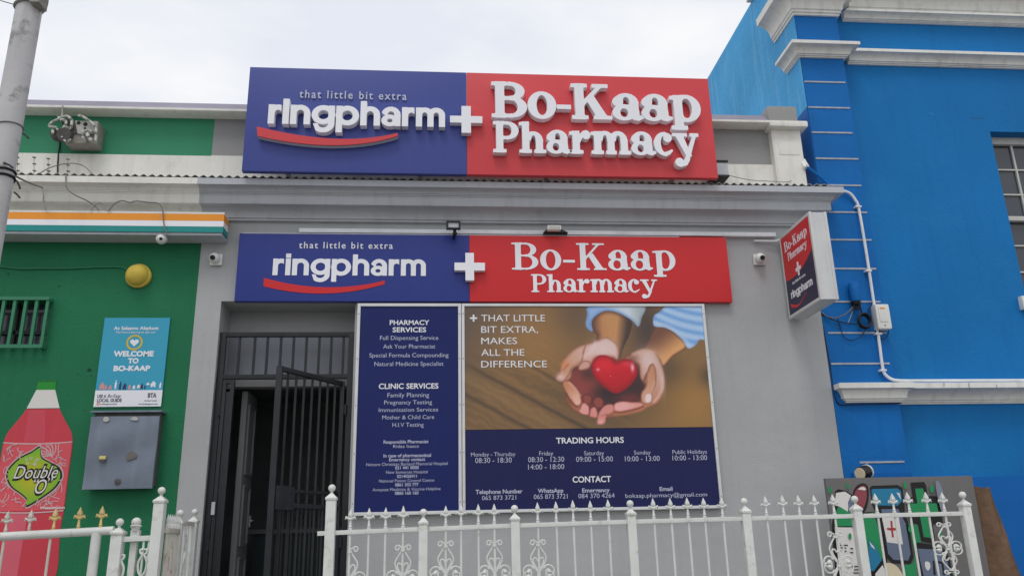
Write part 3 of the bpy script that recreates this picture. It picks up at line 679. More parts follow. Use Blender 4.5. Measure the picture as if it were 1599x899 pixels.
put_word(us, M_WHITE, 'Pharmacy', 'slab', 770, 1092, 192.5, 240.5, UY-.004, .062, gap=.012, s=.21, t=.085, f=.105, o=.09)
# --- lower sign
LY = -.062
x0, x1, z0, z1 = rect((373.5, 364), (1134, 371), (1143, 471), (366.5, 470), LY); xm_ = PX(733, 420, LY)
ls = thing('fascia_sign', 'lower navy and red pharmacy sign with flat printed letters above the doorway', 'sign', ((x0+x1)/2, LY, z0))
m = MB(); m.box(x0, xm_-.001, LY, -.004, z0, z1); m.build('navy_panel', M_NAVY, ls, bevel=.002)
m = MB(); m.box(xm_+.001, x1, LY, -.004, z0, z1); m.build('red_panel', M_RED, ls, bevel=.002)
m = MB(); m.box(x0+.02, x1-.4, LY+.012, LY+.05, z1+.001, z1+.012); m.build('edge_trim', M_ALU, ls)
m = MB(); put_text(m, 'that little bit extra', 467, 613.5, 378, 388, LY-.001, .01, .002, space=1.25, capref=CAP*1.02); m.build('tagline', M_TXT, ls)
put_word(ls, M_WHITE, 'ringpharm', 'sans', 426, 665, 404.3, 430, LY-.001, .003, gap=.085, w=.265)
plate('smile_line', arc_band((412, 433.8), (507, 448.5), (601, 438), (411.5, 447), (507, 458.3), (601, 443.6)), LY-.001, .003, M_RED, ls)
plus('cross', M_WHITE, ls, 733.5, 416, .247, .235, .07, .066, LY-.003, .05)
put_word(ls, M_WHITE, 'Bo-Kaap', 'slab', 799, 1054, 379.8, 421.3, LY-.001, .003, gap=.055, s=.165, t=.055, f=.062, o=.10)
put_word(ls, M_WHITE, 'Pharmacy', 'slab', 829.5, 1027, 428.5, 456, LY-.001, .003, gap=.025, s=.17, t=.06, f=.075, o=.09)
# --- trunking
m = MB(); zz = PZ(800, 363, -.04); m.box(PX(467, 360, -.04), PX(1211, 368, -.04), -.052, -.002, zz-.018, zz+.018)
tag(m.build('cable_trunking', M_PIPE, bevel=.003), 'long white cable trunking running along the top of the lower sign', 'trunking')

# --- framed boards
def frame(root, x0, x1, z0, z1, Y, wd=.022):
    m = MB(); m.box(x0-wd, x0, Y-.012, Y+.03, z0-wd, z1+wd); m.box(x1, x1+wd, Y-.012, Y+.03, z0-wd, z1+wd); m.box(x0, x1, Y-.0115, Y+.03, z1, z1+wd); m.box(x0, x1, Y-.0115, Y+.03, z0-wd, z0)
    f = m.build('frame', M_FRAME, root, bevel=.003)
    m = MB()
    for k in range(5):
        for xx in (x0-wd/2, x1+wd/2): m.lathe([(.004, 0), (.004, .002), (.002, .0035)], (xx, Y-.0125, z0+(z1-z0)*(.04+.23*k)), (0, -1, 0), 8)
    m.build('rivet', M_CABLE, f)
SY = -.045
x0, x1, z0, z1 = rect((563, 478.5), (716, 478.5), (716, 796), (552.5, 800), SY); SVZ0 = z0
sv = thing('services_board', 'tall narrow navy board listing pharmacy and clinic services', 'sign', ((x0+x1)/2, SY, z0))
m = MB(); m.box(x0, x1, SY, SY+.03, z0, z1); m.build('board', M_NAVYS, sv); frame(sv, x0+.001, x1-.001, z0, z1, SY, .024)
BOLD = [('PHARMACY', 608.6, 670.3, 499.9, 506.9), ('SERVICES', 613, 665.5, 511, 518.2), ('CLINIC SERVICES', 591.5, 684.5, 598.5, 606.4)]
BOD = [('Full Dispensing Service', 593.5, 684.5, 524, 530.4), ('Ask Your Pharmacist', 598.4, 679.6, 537.4, 543.7), ('Special Formula Compounding', 576.8, 700.4, 551, 557.4), ('Natural Medicine Specialist', 584.7, 692.4, 564.5, 570.9),
       ('Family Planning', 605, 670, 613, 619.6), ('Pregnancy Testing', 600, 674.7, 624.5, 630.8), ('Immunisation Services', 591.5, 684, 636.2, 642.3), ('Mother & Child Care', 597, 678, 647.8, 654), ('H.I.V Testing', 612.8, 661.5, 659.5, 665.8),
       ('Ridaa Isaacs', 614, 653.9, 693.6, 698.6), ('Netcare Christiaan Barnard Memorial Hospital', 572, 699, 721.4, 726.2), ('New Somerset Hospital', 603, 667.8, 734, 738.6), ('National Poison Control Centre', 592, 678, 747.4, 752), ('Amayeza Medicine & Vaccine Helpline', 581.8, 687.9, 760.8, 765.4)]
BOS = [('Responsible Pharmacist', 598.9, 669, 686.7, 691.6), ('In case of pharmaceutical', 598.9, 673, 708, 713), ('Emergency contact', 607.6, 663.8, 714.4, 719.2), ('021 441 0000', 617, 653.9, 727.2, 731.9), ('0214026911', 620, 651, 740.6, 745.2), ('0861 555 777', 617, 653.5, 753.8, 758.4), ('0860 160 160', 616.7, 653.5, 766.8, 771.5)]
for t in BOLD: text_part('heading_line', M_TXT, sv, t, SY-.0005, .02)
for t in BOD: text_part('listing_line', M_TXTL, sv, t, SY-.0005, -.003)
for t in BOS: text_part('contact_listing_line', M_TXTL, sv, t, SY-.0005, .018)
x0, x1, z0, z1 = rect((725.5, 478.5), (1097.5, 478.5), (1122.5, 789.5), (726, 795), SY); zs = PZ(910, 668.5, SY); z0 = SVZ0 = (z0+SVZ0)/2
hb = thing('hours_board', 'wide board with hands and red heart photo above navy trading hours', 'sign', ((x0+x1)/2, SY, z0))
m = MB(); m.box(x0, x1, SY, SY+.03, z0, z1); m.build('board', M_NAVYD, hb); frame(hb, x0+.001, x1-.001, z0, z1, SY, .022)
m = MB(); plus('plus_mark', M_TXT, hb, 739.5, 496.5, .058, .058, .014, .014, SY-.0045, .0015)
m = MB()
for t in [('THAT LITTLE', 751.4, 851, 491.4, 501.4), ('BIT EXTRA,', 751.4, 840, 509.2, 519.4), ('MAKES', 751.4, 807.3, 527, 537), ('ALL THE', 751.4, 818.8, 545, 555.1), ('DIFFERENCE', 751.4, 854, 563, 573.2)]: text_part('slogan_line', M_TXT, hb, t, SY-.0045, 0)
m = MB()
for t in [('TRADING HOURS', 868.3, 974, 682.6, 691.3), ('CONTACT', 894, 954, 743.2, 752.2)]: text_part('heading_line', M_TXT, hb, t, SY-.0005, .018)
m = MB()
for t in [('Monday - Thursday', 735.5, 804.7, 705.6, 711.8), ('08:30 - 18:30', 742, 799, 714, 722), ('Friday', 842, 863.7, 704, 710.5), ('08:30 - 12:30', 824.7, 881, 712.8, 720.6), ('14:00 - 18:00', 824.7, 881, 724.3, 732.1), ('Saturday', 912, 943, 703.6, 710), ('09:00 - 15:00', 899.6, 957, 712.2, 720.1),
          ('Sunday', 989.9, 1015.8, 702.8, 709), ('10:00 - 13:00', 975.8, 1030, 711.5, 719.3), ('Public Holidays', 1050, 1103.7, 701.8, 708), ('10:00 - 13:00', 1050, 1104, 710.3, 718)]: text_part('hours_line', M_TXTL, hb, t, SY-.0005, -.003)
m = MB()
for t in [('Telephone Number', 742.7, 815.8, 763.7, 770), ('WhatsApp', 839.9, 879.6, 762.2, 768.6), ('Emergency', 909, 952, 761.6, 767.8), ('Email', 1029.9, 1050, 759.6, 765.6)]: text_part('contact_heading', M_TXTL, hb, t, SY-.0005, .018)
for t in [('065 873 3721', 752.7, 806, 773, 779.7), ('065 873 3721', 833.5, 886.3, 771, 778), ('084 370 4264', 903, 959.6, 769.9, 776.8), ('bokaap.pharmacy@gmail.com', 976.5, 1104, 769.2, 775.4)]: text_part('contact_line', M_TXTL, hb, t, SY-.0005, -.003)

# the printed photograph: hands holding a red heart, painted as ink on a fine sheet
def photo_print(parent, x0, x1, z0, z1, Y):
    nx, nz = 340, 176
    X = np.linspace(x0, x1, nx); Z = np.linspace(z0, z1, nz); gx, gz = np.meshgrid(X, Z)
    # picture coordinates u, v of an enlargement of the print
    a, b, c = P(860, 574, Y), P(1090, 574, Y), P(970, 668.5, Y); d = P(970, 480, Y)
    u = (gx-a.x)/(b.x-a.x)*(230/.2113); v = (d.z-gz)/(d.z-c.z)*(188.5/.2113)
    img = np.zeros(gx.shape+(3,))
    def fbm(fx, fy, s):
        r = np.random.default_rng(s); t = np.zeros_like(u)
        for o in range(3):
            n = r.random((64, 64)); f = 2**o; x = (u*fx*f) % 63; y = (v*fy*f) % 63; xi, yi = x.astype(int), y.astype(int); fx_, fy_ = x-xi, y-yi
            fx_, fy_ = fx_*fx_*(3-2*fx_), fy_*fy_*(3-2*fy_)
            t += (n[yi, xi]*(1-fx_)*(1-fy_)+n[yi, xi+1]*fx_*(1-fy_)+n[yi+1, xi]*(1-fx_)*fy_+n[yi+1, xi+1]*fx_*fy_)/f
        return t/1.75
    def mixc(c, m):
        m = np.clip(m, 0, 1)[..., None]; img[:] = img*(1-m)+np.array(c, float)*m if not isinstance(c, np.ndarray) or c.ndim == 1 else img*(1-m)+c*m
    def blob(cx, cy, rx, ry): return np.exp(-(((u-cx)/rx)**2+((v-cy)/ry)**2))
    img[:] = (124, 96, 64)
    mixc((86, 74, 68), np.clip(1-(u+640)/620-v/900, 0, 1)*1.0); mixc((156, 116, 66), blob(-60, 330, 360, 360)*.7); mixc((84, 68, 58), blob(200, 20, 170, 260)*.6)
    mixc((166, 124, 66), blob(980, 680, 330, 300)*.9); mixc((66, 54, 52), blob(730, 180, 120, 300)*.9); mixc((70, 58, 48), blob(1180, 520, 90, 80)*.8); mixc((82, 66, 50), blob(860, 470, 150, 120)*.6)
    pl = (v-.55*u)        # planks run diagonally
    g = fbm(.012, .012, 3); gr = np.sin(pl*.10+g*9)*.5+.5
    mixc((70, 56, 44), gr*.22*np.clip((v-200)/400, 0, 1)*np.clip((500-u)/600, 0, 1))
    for off, wd, am in ((520, 14, .6), (760, 16, .65), (980, 16, .5), (330, 30, .25), (620, 60, .25)): mixc((60, 48, 40), np.exp(-((pl-off)/wd)**2)*am*np.clip((v-330)/200, 0, 1)*np.clip((620-u)/250, 0, 1))
    mixc((150, 120, 78), np.exp(-((pl-860)/50)**2)*.35*np.clip((600-u)/300, 0, 1))
    def sdp(pts, sm=True):
        q = np.array(smooth_poly(pts, True, 4) if sm else pts); d2 = np.full(u.shape, 1e9); ins = np.zeros(u.shape, bool)
        for i in range(len(q)):
            ax, ay = q[i-1]; bx, by = q[i]; ex, ey = bx-ax, by-ay; wx, wy = u-ax, v-ay
            t = np.clip((wx*ex+wy*ey)/(ex*ex+ey*ey+1e-9), 0, 1); d2 = np.minimum(d2, (wx-ex*t)**2+(wy-ey*t)**2)
            c = (ay > v) != (by > v); xx = ax+(v-ay)/(by-ay+1e-9)*ex; ins ^= c & (u < xx)
        return np.where(ins, -1, 1)*np.sqrt(d2)
    def shape(pts, col, edge=None, ew=22, soft=3, grad=None):
        d = sdp(pts); m = np.clip(.5-d/(2*soft), 0, 1); c = np.zeros_like(img); c[:] = col
        if grad is not None:
            (gx0, gy0), (gx1, gy1), c1 = grad; t = np.clip(((u-gx0)*(gx1-gx0)+(v-gy0)*(gy1-gy0))/((gx1-gx0)**2+(gy1-gy0)**2), 0, 1)[..., None]; t = t*t*(3-2*t); c = c*(1-t)+np.array(c1, float)*t
        if edge is not None:
            t = np.clip(1+d/ew, 0, 1)[..., None]**1.5; c = c*(1-t)+np.array(edge, float)*t
        mixc(c, m); return m
    SK, SKD, SKH = (176, 122, 86), (92, 60, 48), (214, 182, 174)
    # shadows on the table
    mixc((52, 42, 40), blob(560, 640, 420, 240)*.35)
    # forearms and sleeves
    m_ = shape([(350, 60), (430, 25), (520, 40), (612, 95), (600, 190), (545, 300), (500, 400), (430, 370), (330, 290), (352, 215), (322, 175), (318, 110)], SK, SKD, 40, 4, ((330, 150), (470, 130), (188, 138, 92)))
    mixc((84, 56, 48), m_*np.clip(1-(u-320)/75, 0, 1)*.8); mixc((58, 44, 42), m_*np.clip((u-510+(v-100)*.16)/80, 0, 1)*.9)
    m_ = shape([(270, 130), (285, 60), (325, -20), (705, -20), (692, 80), (664, 146), (616, 98), (520, 42), (430, 26), (356, 60), (316, 112), (322, 182), (285, 162)], (146, 176, 214), (108, 140, 186), 30, 4, ((400, 90), (560, -10), (196, 208, 218)))
    mixc((120, 150, 190), m_*np.exp(-(((u-300)/16)**2+((v-130)/60)**2))*.7); mixc((150, 160, 160), m_*np.clip((u-600)/80, 0, 1)*.7)
    m_ = shape([(690, 330), (740, 240), (790, 150), (870, 150), (960, 215), (1016, 300), (910, 372), (830, 446), (790, 380)], (112, 74, 56), (92, 60, 46), 22, 5, ((770, 220), (890, 385), (214, 158, 106)))
    m_ = shape([(785, 70), (830, 35), (930, -20), (1260, -20), (1260, 250), (1130, 245), (1090, 285), (1028, 312), (990, 250), (930, 188), (860, 152), (785, 142)], (150, 186, 224), (120, 152, 200), 26, 4)
    sp_ = np.sin((v-.42*(u-800)+((u-900)/14)**2*.12)*.085); mixc((92, 138, 196), m_*np.clip(sp_*1.0, 0, 1)*.5); mixc((206, 216, 228), m_*np.clip(-sp_*1.0, 0, 1)*.4); mixc((180, 200, 224), m_*np.exp(-((sdp([(785, 142), (860, 152), (930, 188), (990, 250), (1028, 312), (1040, 300), (1000, 230), (930, 168), (860, 132), (785, 122)]))/14)**2)*.6)
    # cupped dark inside of both hands
    shape([(140, 470), (290, 430), (470, 420), (640, 430), (680, 560), (670, 660), (600, 720), (450, 770), (330, 790), (220, 760), (130, 690), (90, 590)], (124, 60, 54), (84, 46, 42), 40, 6, ((200, 640), (470, 690), (58, 36, 38)))
    mixc((146, 66, 60), blob(240, 580, 80, 110)*.7); mixc((40, 28, 32), blob(420, 640, 110, 55)*.8); mixc((50, 34, 36), blob(270, 500, 60, 50)*.6); mixc((124, 52, 50), blob(560, 680, 90, 40)*.7)
    # left hand
    shape([(335, 260), (420, 225), (500, 285), (498, 392), (440, 372), (340, 375), (300, 425), (262, 465), (205, 468), (200, 440), (160, 462), (140, 530), (75, 556), (34, 532), (60, 484), (84, 410), (150, 335), (220, 290)], (196, 148, 122), (150, 98, 76), 26, 4, ((110, 500), (400, 300), SKH))
    mixc((222, 200, 198), blob(390, 320, 90, 60)*.7); mixc((150, 92, 74), np.exp(-((u-205-(v-430)*.5)/9)**2)*np.clip(1-abs(v-440)/40, 0, 1)*.8); mixc((208, 130, 84), blob(110, 430, 30, 34)*.7); mixc((224, 190, 186), blob(70, 520, 32, 26)*.8)
    mixc((160, 104, 84), np.exp(-((u-246-np.sin(v*.03)*6)/5)**2)*np.clip(1-abs(v-350)/60, 0, 1)*.55)
    shape([(205, 440), (240, 402), (290, 410), (285, 452), (235, 470), (205, 468)], (200, 156, 140), (128, 70, 60), 14, 4)
    shape([(104, 690), (112, 650), (160, 700), (220, 740), (330, 775), (420, 760), (430, 812), (330, 815), (240, 796), (160, 768)], (164, 100, 72), (120, 72, 54), 22, 4)
    shape([(80, 560), (120, 545), (165, 585), (205, 650), (213, 712), (172, 732), (140, 690), (105, 640)], (192, 132, 98), (146, 88, 64), 18, 3, ((100, 580), (190, 710), (224, 176, 158)))
    for cx, cy, r in ((254, 682, 38), (334, 706, 42)): shape([(cx-r, cy), (cx-r*.6, cy-r*.8), (cx+r*.3, cy-r), (cx+r, cy-r*.2), (cx+r*.7, cy+r*.8), (cx-r*.3, cy+r)], (140, 70, 62), (70, 36, 36), 14, 3)
    shape([(188, 765), (200, 725), (235, 706), (268, 740), (262, 792), (215, 790)], (222, 156, 148), (150, 86, 74), 14, 3); shape([(262, 796), (280, 745), (312, 740), (326, 780), (318, 814), (285, 812)], (214, 140, 132), (146, 80, 70), 12, 3)
    shape([(318, 858), (318, 830), (332, 780), (380, 726), (440, 722), (444, 780), (392, 802), (378, 848), (345, 864)], (208, 138, 130), (150, 88, 78), 14, 3); mixc((232, 180, 176), blob(345, 845, 22, 16)*.7)
    # right hand
    shape([(545, 388), (610, 345), (690, 318), (770, 335), (815, 420), (834, 520), (828, 590), (806, 660), (770, 712), (690, 748), (640, 775), (520, 800), (430, 806), (400, 800), (440, 770), (540, 765), (640, 735), (650, 690), (690, 640), (700, 580), (672, 560), (652, 520), (655, 440), (640, 420), (600, 400)], (198, 160, 148), (150, 98, 72), 24, 4, ((760, 420), (520, 790), (178, 112, 80)))
    mixc((222, 200, 196), blob(720, 400, 70, 90)*.65); mixc((110, 62, 50), blob(600, 385, 50, 30)*.6); mixc((226, 206, 200), blob(815, 560, 18, 90)*.5)
    shape([(442, 745), (455, 712), (510, 698), (580, 705), (650, 708), (662, 735), (600, 755), (500, 774), (455, 770)], (216, 152, 142), (168, 96, 76), 16, 3, ((640, 730), (520, 730), (226, 168, 164)))
    mixc((150, 96, 78), np.exp(-((u-684)/10)**2)*np.clip(1-abs(v-540)/34, 0, 1)*.9)
    shape([(735, 432), (765, 440), (774, 500), (764, 580), (735, 640), (722, 706), (680, 722), (648, 700), (652, 640), (690, 585), (700, 500)], (186, 134, 104), (140, 88, 66), 18, 3, ((750, 450), (690, 690), (206, 156, 132)))
    shape([(676, 704), (682, 655), (712, 642), (728, 664), (714, 708)], (226, 206, 204), (196, 160, 150), 8, 2)
    def crease(pts, wd, col, am):
        q = np.array(smooth_poly(pts, False, 4)); d2 = np.full(u.shape, 1e9)
        for a_, b_ in zip(q, q[1:]):
            e = b_-a_; t = np.clip(((u-a_[0])*e[0]+(v-a_[1])*e[1])/(e@e+1e-9), 0, 1); d2 = np.minimum(d2, (u-a_[0]-e[0]*t)**2+(v-a_[1]-e[1]*t)**2)
        mixc(col, np.exp(-d2/wd**2)*am)
    crease([(262, 290), (244, 340), (236, 380), (214, 420)], 6, (140, 84, 70), .7); crease([(150, 460), (130, 500), (100, 540)], 5, (130, 78, 66), .6); crease([(340, 262), (300, 330), (250, 370)], 16, (228, 206, 204), .5)
    crease([(128, 430), (110, 445), (92, 470)], 6, (150, 92, 70), .6); crease([(205, 655), (170, 600), (130, 560)], 7, (226, 180, 164), .7); crease([(108, 640), (132, 700), (180, 735)], 5, (90, 48, 40), .8)
    crease([(210, 720), (200, 750)], 5, (100, 50, 46), .7); crease([(268, 742), (266, 790)], 5, (120, 58, 54), .8); crease([(326, 745), (330, 790)], 5, (110, 52, 50), .7); crease([(384, 790), (410, 800), (440, 790)], 5, (140, 80, 70), .7); crease([(350, 800), (380, 796)], 4, (150, 88, 80), .6)
    crease([(662, 735), (600, 757), (500, 778), (450, 776)], 5, (104, 58, 48), .8); crease([(720, 480), (730, 440), (756, 428)], 5, (130, 80, 64), .6); crease([(812, 600), (780, 660), (740, 706)], 9, (224, 190, 178), .6); crease([(700, 500), (684, 545), (672, 566)], 6, (110, 62, 52), .8)
    crease([(730, 640), (744, 600), (756, 560)], 7, (214, 170, 150), .6); crease([(610, 352), (690, 322), (770, 340)], 12, (214, 178, 160), .5); crease([(545, 392), (600, 402), (640, 430)], 8, (120, 70, 58), .6)
    # heart
    shape([(300, 470), (304, 415), (345, 368), (400, 360), (448, 380), (478, 408), (530, 392), (590, 398), (632, 440), (636, 500), (600, 560), (540, 612), (468, 644), (400, 612), (340, 556), (310, 510)], (196, 20, 38), (130, 14, 26), 46, 3, ((430, 400), (480, 650), (168, 16, 30)))
    mixc((214, 40, 54), blob(400, 430, 70, 50)*.6); mixc((228, 150, 160), blob(345, 466, 13, 11)); mixc((236, 190, 198), blob(600, 452, 14, 32)*.95); mixc((226, 90, 100), blob(560, 425, 40, 22)*.5); mixc((140, 10, 22), np.exp(-((u-462-(v-380)*.35)/9)**2)*np.clip(1-abs(v-400)/30, 0, 1)*.8)
    dots = (rng.random(u.shape) > .985)*blob(430, 510, 45, 25); mixc((230, 160, 165), dots)
    lum = img.mean(-1, keepdims=True); img = lum+(img-lum)*1.08; img = np.clip(img, 0, 255)*1.06; img *= (1+(rng.random(u.shape)-.5)*.035)[..., None]; img = np.clip(img, 0, 255)/255
    colr = np.where(img <= .04045, img/12.92, ((img+.055)/1.055)**2.4)
    off = worldloc(parent); me = bpy.data.meshes.new('photo_print')
    co = np.stack([gx-off.x, np.full_like(gx, Y-off.y), gz-off.z], -1).reshape(-1, 3)
    idx = np.arange(nx*nz).reshape(nz, nx); f = np.stack([idx[:-1, :-1], idx[:-1, 1:], idx[1:, 1:], idx[1:, :-1]], -1).reshape(-1, 4)
    me.from_pydata(co.tolist(), [], f.tolist()); at = me.color_attributes.new('ink', 'FLOAT_COLOR', 'POINT')
    at.data.foreach_set('color', np.concatenate([colr.reshape(-1, 3), np.ones((nx*nz, 1))], 1).astype(np.float32).ravel())
    me.materials.append(M_PHOTO); o = bpy.data.objects.new('photo_print', me); COL.objects.link(o); o.parent = parent
    return o
photo_print(hb, x0+.002, x1-.002, zs, z1-.001, SY-.003)

# --- projecting lightbox at the right end of the front
yi = -.06; xa = (PX(1218, 370, yi)+PX(1230, 497, yi))/2
def solveY(px, py, X):
    lo, hi = -3.0, 3.0
    for _ in range(60):
        md = (lo+hi)/2
        if (PX(px, py, md) > X) == (PX(px, py, 0) > 0): hi = md
        else: lo = md
    return (lo+hi)/2
yo = (solveY(1264, 332, xa)+solveY(1280.5, 469, xa))/2
bz1 = (PZ(1218, 370, yi)+PZ(1264, 332, yo))/2; bz0 = (PZ(1230, 497, yi)+PZ(1280.5, 469, yo))/2
xb = xa+(PX(1292, 331, yo)-PX(1264, 331, yo)+PX(1309, 468, yo)-PX(1280.5, 468, yo))/2
lb = thing('projecting_lightbox', 'narrow silver lightbox sign projecting from the wall beside the blue pilaster', 'sign', (xa, yi, bz0))
m = MB(); m.box(xa+.006, xb-.006, yo+.004, yi, bz0+.004, bz1-.004); m.build('casing', M_SILVER, lb)
m = MB()
for xx0, xx1 in ((xa, xa+.022), (xb-.022, xb)):
    m.box(xx0, xx1, yo, yo+.026, bz0, bz1); m.box(xx0, xx1, yi-.026, yi, bz0, bz1); m.box(xx0, xx1, yo+.026, yi-.026, bz0, bz0+.026); m.box(xx0, xx1, yo+.026, yi-.026, bz1-.026, bz1)
m.build('casing_edge', M_SILVER, lb, bevel=.003)
m = MB(); m.bar((xa+.05, yi, bz1-.06), (xa+.05, .01, bz1-.06), .04, .04); m.bar((xa+.05, yi, bz0+.06), (xa+.05, .01, bz0+.06), .04, .04); m.build('bracket', M_BLACK, lb)
# face on the left side: local u runs from wall to street (-y), v up
fw, fh = (yi-yo)-.05, (bz1-bz0)-.05
def SIDE(u, v, d=0): return Matrix(((0, 0, -1, xa+.003-d), (-1, 0, 0, yi-.025-u), (0, 1, 0, bz0+.025+v), (0, 0, 0, 1)))
def side_shape(name, loops, material, d, th=.0015):
    me = loops_mesh(loops, th); m = MB(); m.mesh(me, SIDE(0, 0, d+th/2)); return m.build(name, material, lb)
cv = [(fw*(k/12), fh*(.50+.02*math.sin(k/12*math.pi*1.0)-.10*math.sin(k/12*math.pi)+.16*(k/12)-.06)) for k in range(13)]
side_shape('red_panel', [cv+[(fw, fh), (0, fh)]], M_RED, 0, .002)
side_shape('navy_panel', [[(0, 0), (fw, 0)]+[(a, b-.0005) for a, b in cv[::-1]]], mat('navy_lightbox_face', (44, 44, 74), .4, var=.04), 0, .002)
def side_word(m, word, kind, u0, u1, v0, v1, d, gap, **kw):
    items = []; x = 0
    for ch in word:
        if kind == 'slab': parts, cuts, wd = slab(ch, **kw); lp = outline(parts, cuts, k=.03)
        else: parts, wd = sans(ch, **kw); lp = outline(parts)
        items.append((lp, x)); x += wd+gap
    sx = (u1-u0)/(x-gap)
    for lp, ox in items:
        me = loops_mesh(lp, 1.0); m.mesh(me, SIDE(u0, v0, d) @ Matrix(((sx, 0, 0, ox*sx), (0, v1-v0, 0, 0), (0, 0, .0015, .0008), (0, 0, 0, 1))))
m = MB(); side_word(m, 'Bo-Kaap', 'slab', fw*.10, fw*.90, fh*.795, fh*.92, .0022, .08, s=.17, t=.06, f=.07, o=.09); side_word(m, 'Pharmacy', 'slab', fw*.18, fw*.86, fh*.66, fh*.76, .0022, .05, s=.17, t=.06, f=.07, o=.085)
side_word(m, 'ringpharm', 'sans', fw*.13, fw*.87, fh*.185, fh*.26, .0022, .08, w=.27)
me = text_mesh('that little bit extra', 1.0, .01, 1.1); lo, hi = bounds(me); sx = fw*.46/(hi[0]-lo[0])
m.mesh(me, SIDE(fw*.22, fh*.345, .0022) @ Matrix(((sx, 0, 0, 0), (0, .034, 0, 0), (0, 0, .0006, .0006), (0, 0, 0, 1)))); m.build('lettering', M_TXT, lb)
q = .5; cx_, cy_ = fw*.48, fh*.485; a_, b_ = fw*.045, fw*.105
side_shape('cross', [[(cx_-a_*.6, cy_+b_), (cx_+a_*.6, cy_+b_), (cx_+a_*.6, cy_+a_*.6), (cx_+b_*.85, cy_+a_*.6), (cx_+b_*.85, cy_-a_*.6), (cx_+a_*.6, cy_-a_*.6), (cx_+a_*.6, cy_-b_), (cx_-a_*.6, cy_-b_), (cx_-a_*.6, cy_-a_*.6), (cx_-b_*.85, cy_-a_*.6), (cx_-b_*.85, cy_+a_*.6), (cx_-a_*.6, cy_+a_*.6)]], M_TXT, .0022)
up_ = [(fw*(.08+.56*k/12), fh*(.135-.075*math.sin(math.pi*k/12)+.02*k/12)) for k in range(13)]; lw_ = [(fw*(.08+.56*k/12), fh*(.085-.065*math.sin(math.pi*k/12)+.06*k/12)) for k in range(13)]
side_shape('smile_line', [up_+lw_[::-1]], M_RED, .0022)
m = MB(); zz = PZ(1200, 374, -.05); m.tube([(PX(1178, 376, -.03), -.03, PZ(1178, 376, -.03)), (PX(1212, 376.5, -.06), -.05, PZ(1212, 376.5, -.05)), (xa-.01, -.055, bz1-.02), (xa+.012, -.075, bz1-.015)], .009)
tag(m.build('supply_conduit', M_PIPE), 'short white conduit feeding the projecting lightbox', 'conduit')

# ================================================================== green wall pieces
# striped fascia board
AY = -.2
ax1 = PX(349.5, 345, AY); az1 = PZ(300, 331, AY); az0 = PZ(300, 362.5, AY)
aw = thing('striped_fascia_board', 'orange white and teal striped shop fascia across the green front', 'fascia', (-4, AY, az0))
zc = [az0, PZ(300, 353.5, AY), PZ(300, 344.7, AY), PZ(300, 334, AY), az1]
for k, (nm, mm) in enumerate((('teal_stripe', M_TEAL), ('white_stripe', M_WHITE), ('orange_stripe', M_ORANGE), ('top_trim', M_PLASTIC))):
    m = MB(); m.box(-9, ax1, AY, -.06, zc[k]+.0005, zc[k+1]-.0005); m.build(nm, mm, aw)
m = MB(); m.box(-9, ax1-.01, AY+.012, -.002, az0-.02, az0); m.box(-9, ax1-.02, -.06, -.002, az0, az1-.01); m.build('backing', M_GREYC, aw)
# welcome poster
WY_ = -.012
x0, x1, z0, z1 = rect((164, 496), (266, 496), (251, 634.5), (145.5, 634.5), WY_)
wp = thing('welcome_poster', 'cyan WELCOME TO BO-KAAP poster on the green wall', 'poster', ((x0+x1)/2, WY_, z0))
m = MB(); m.box(x0, x1, WY_, -.002, z0, z1); m.build('sheet', M_CYAN, wp)
zw = PZ(200, 609, WY_); m = MB(); m.box(x0, x1, WY_-.0015, WY_-.0002, z0, zw); m.build('white_footer', M_TXT, wp)
m = MB()
put_text(m, 'WELCOME', 177.5, 240, 548.2, 555.8, WY_-.0005, .045); put_text(m, 'TO', 200, 216.5, 559.3, 566.8, WY_-.0005, .045); put_text(m, 'BO-KAAP', 177.5, 234.5, 571, 578.6, WY_-.0005, .045)
put_text(m, 'As Salaamu Alaykum', 178, 247.5, 509.6, 514.6, WY_-.0005, .02); put_text(m, '\u201cMay Peace & Blessings be upon you\u201d', 180, 244, 517, 520, WY_-.0005, .0)
m.build('lettering', M_TXT, wp)
c = P(210, 534.5, WY_); m = MB()
ci = lambda r: [(c.x+r*math.cos(t), c.z+r*math.sin(t)) for t in np.linspace(0, 2*math.pi, 33)[:-1]]
me = loops_mesh([ci(.062), ci(.047)], .0012); m.mesh(me, FRONT(0, WY_-.001, 0)); m.build('ring', M_YELLOW, wp)
def heart(cx, cz, s): return [(cx+s*(16*math.sin(t)**3)/17, cz+s*(13*math.cos(t)-5*math.cos(2*t)-2*math.cos(3*t)-math.cos(4*t))/17) for t in np.linspace(0, 2*math.pi, 41)[:-1]]
m = MB(); me = loops_mesh([heart(c.x, c.z, .034)], .0012); m.mesh(me, FRONT(0, WY_-.001, 0)); m.build('heart', M_TXT, wp)
m = MB(); put_text(m, 'USE A', 152, 166, 615.8, 620.6, WY_-.002, .02); put_text(m, 'LOCAL GUIDE', 151.5, 190, 622, 627, WY_-.002, .03); put_text(m, 'Bo-Kaap', 168, 188, 614.8, 620.2, WY_-.002, -.004, slant=.25); put_text(m, 'BTA', 231, 244.5, 613.5, 620, WY_-.002, .035)
put_text(m, 'bokaaptourism', 157, 183, 629, 631.4, WY_-.002, 0); put_text(m, 'www.bokaaptours.co.za', 216, 246, 629, 631.2, WY_-.002, 0); put_text(m, 'Bo-Kaap Tourism', 226, 245, 624, 626, WY_-.002, 0); m.build('footer_lettering', M_PRINTG, wp)
m = MB(); cc = P(153.5, 630.3, WY_); me = loops_mesh([[(cc.x+r*math.cos(t), cc.z+r*math.sin(t)) for t in np.linspace(0, 2*math.pi, 17)[:-1]] for r in (.011, .007)], .001); m.mesh(me, FRONT(0, WY_-.0025, 0)); m.build('emblem', M_RED, wp)
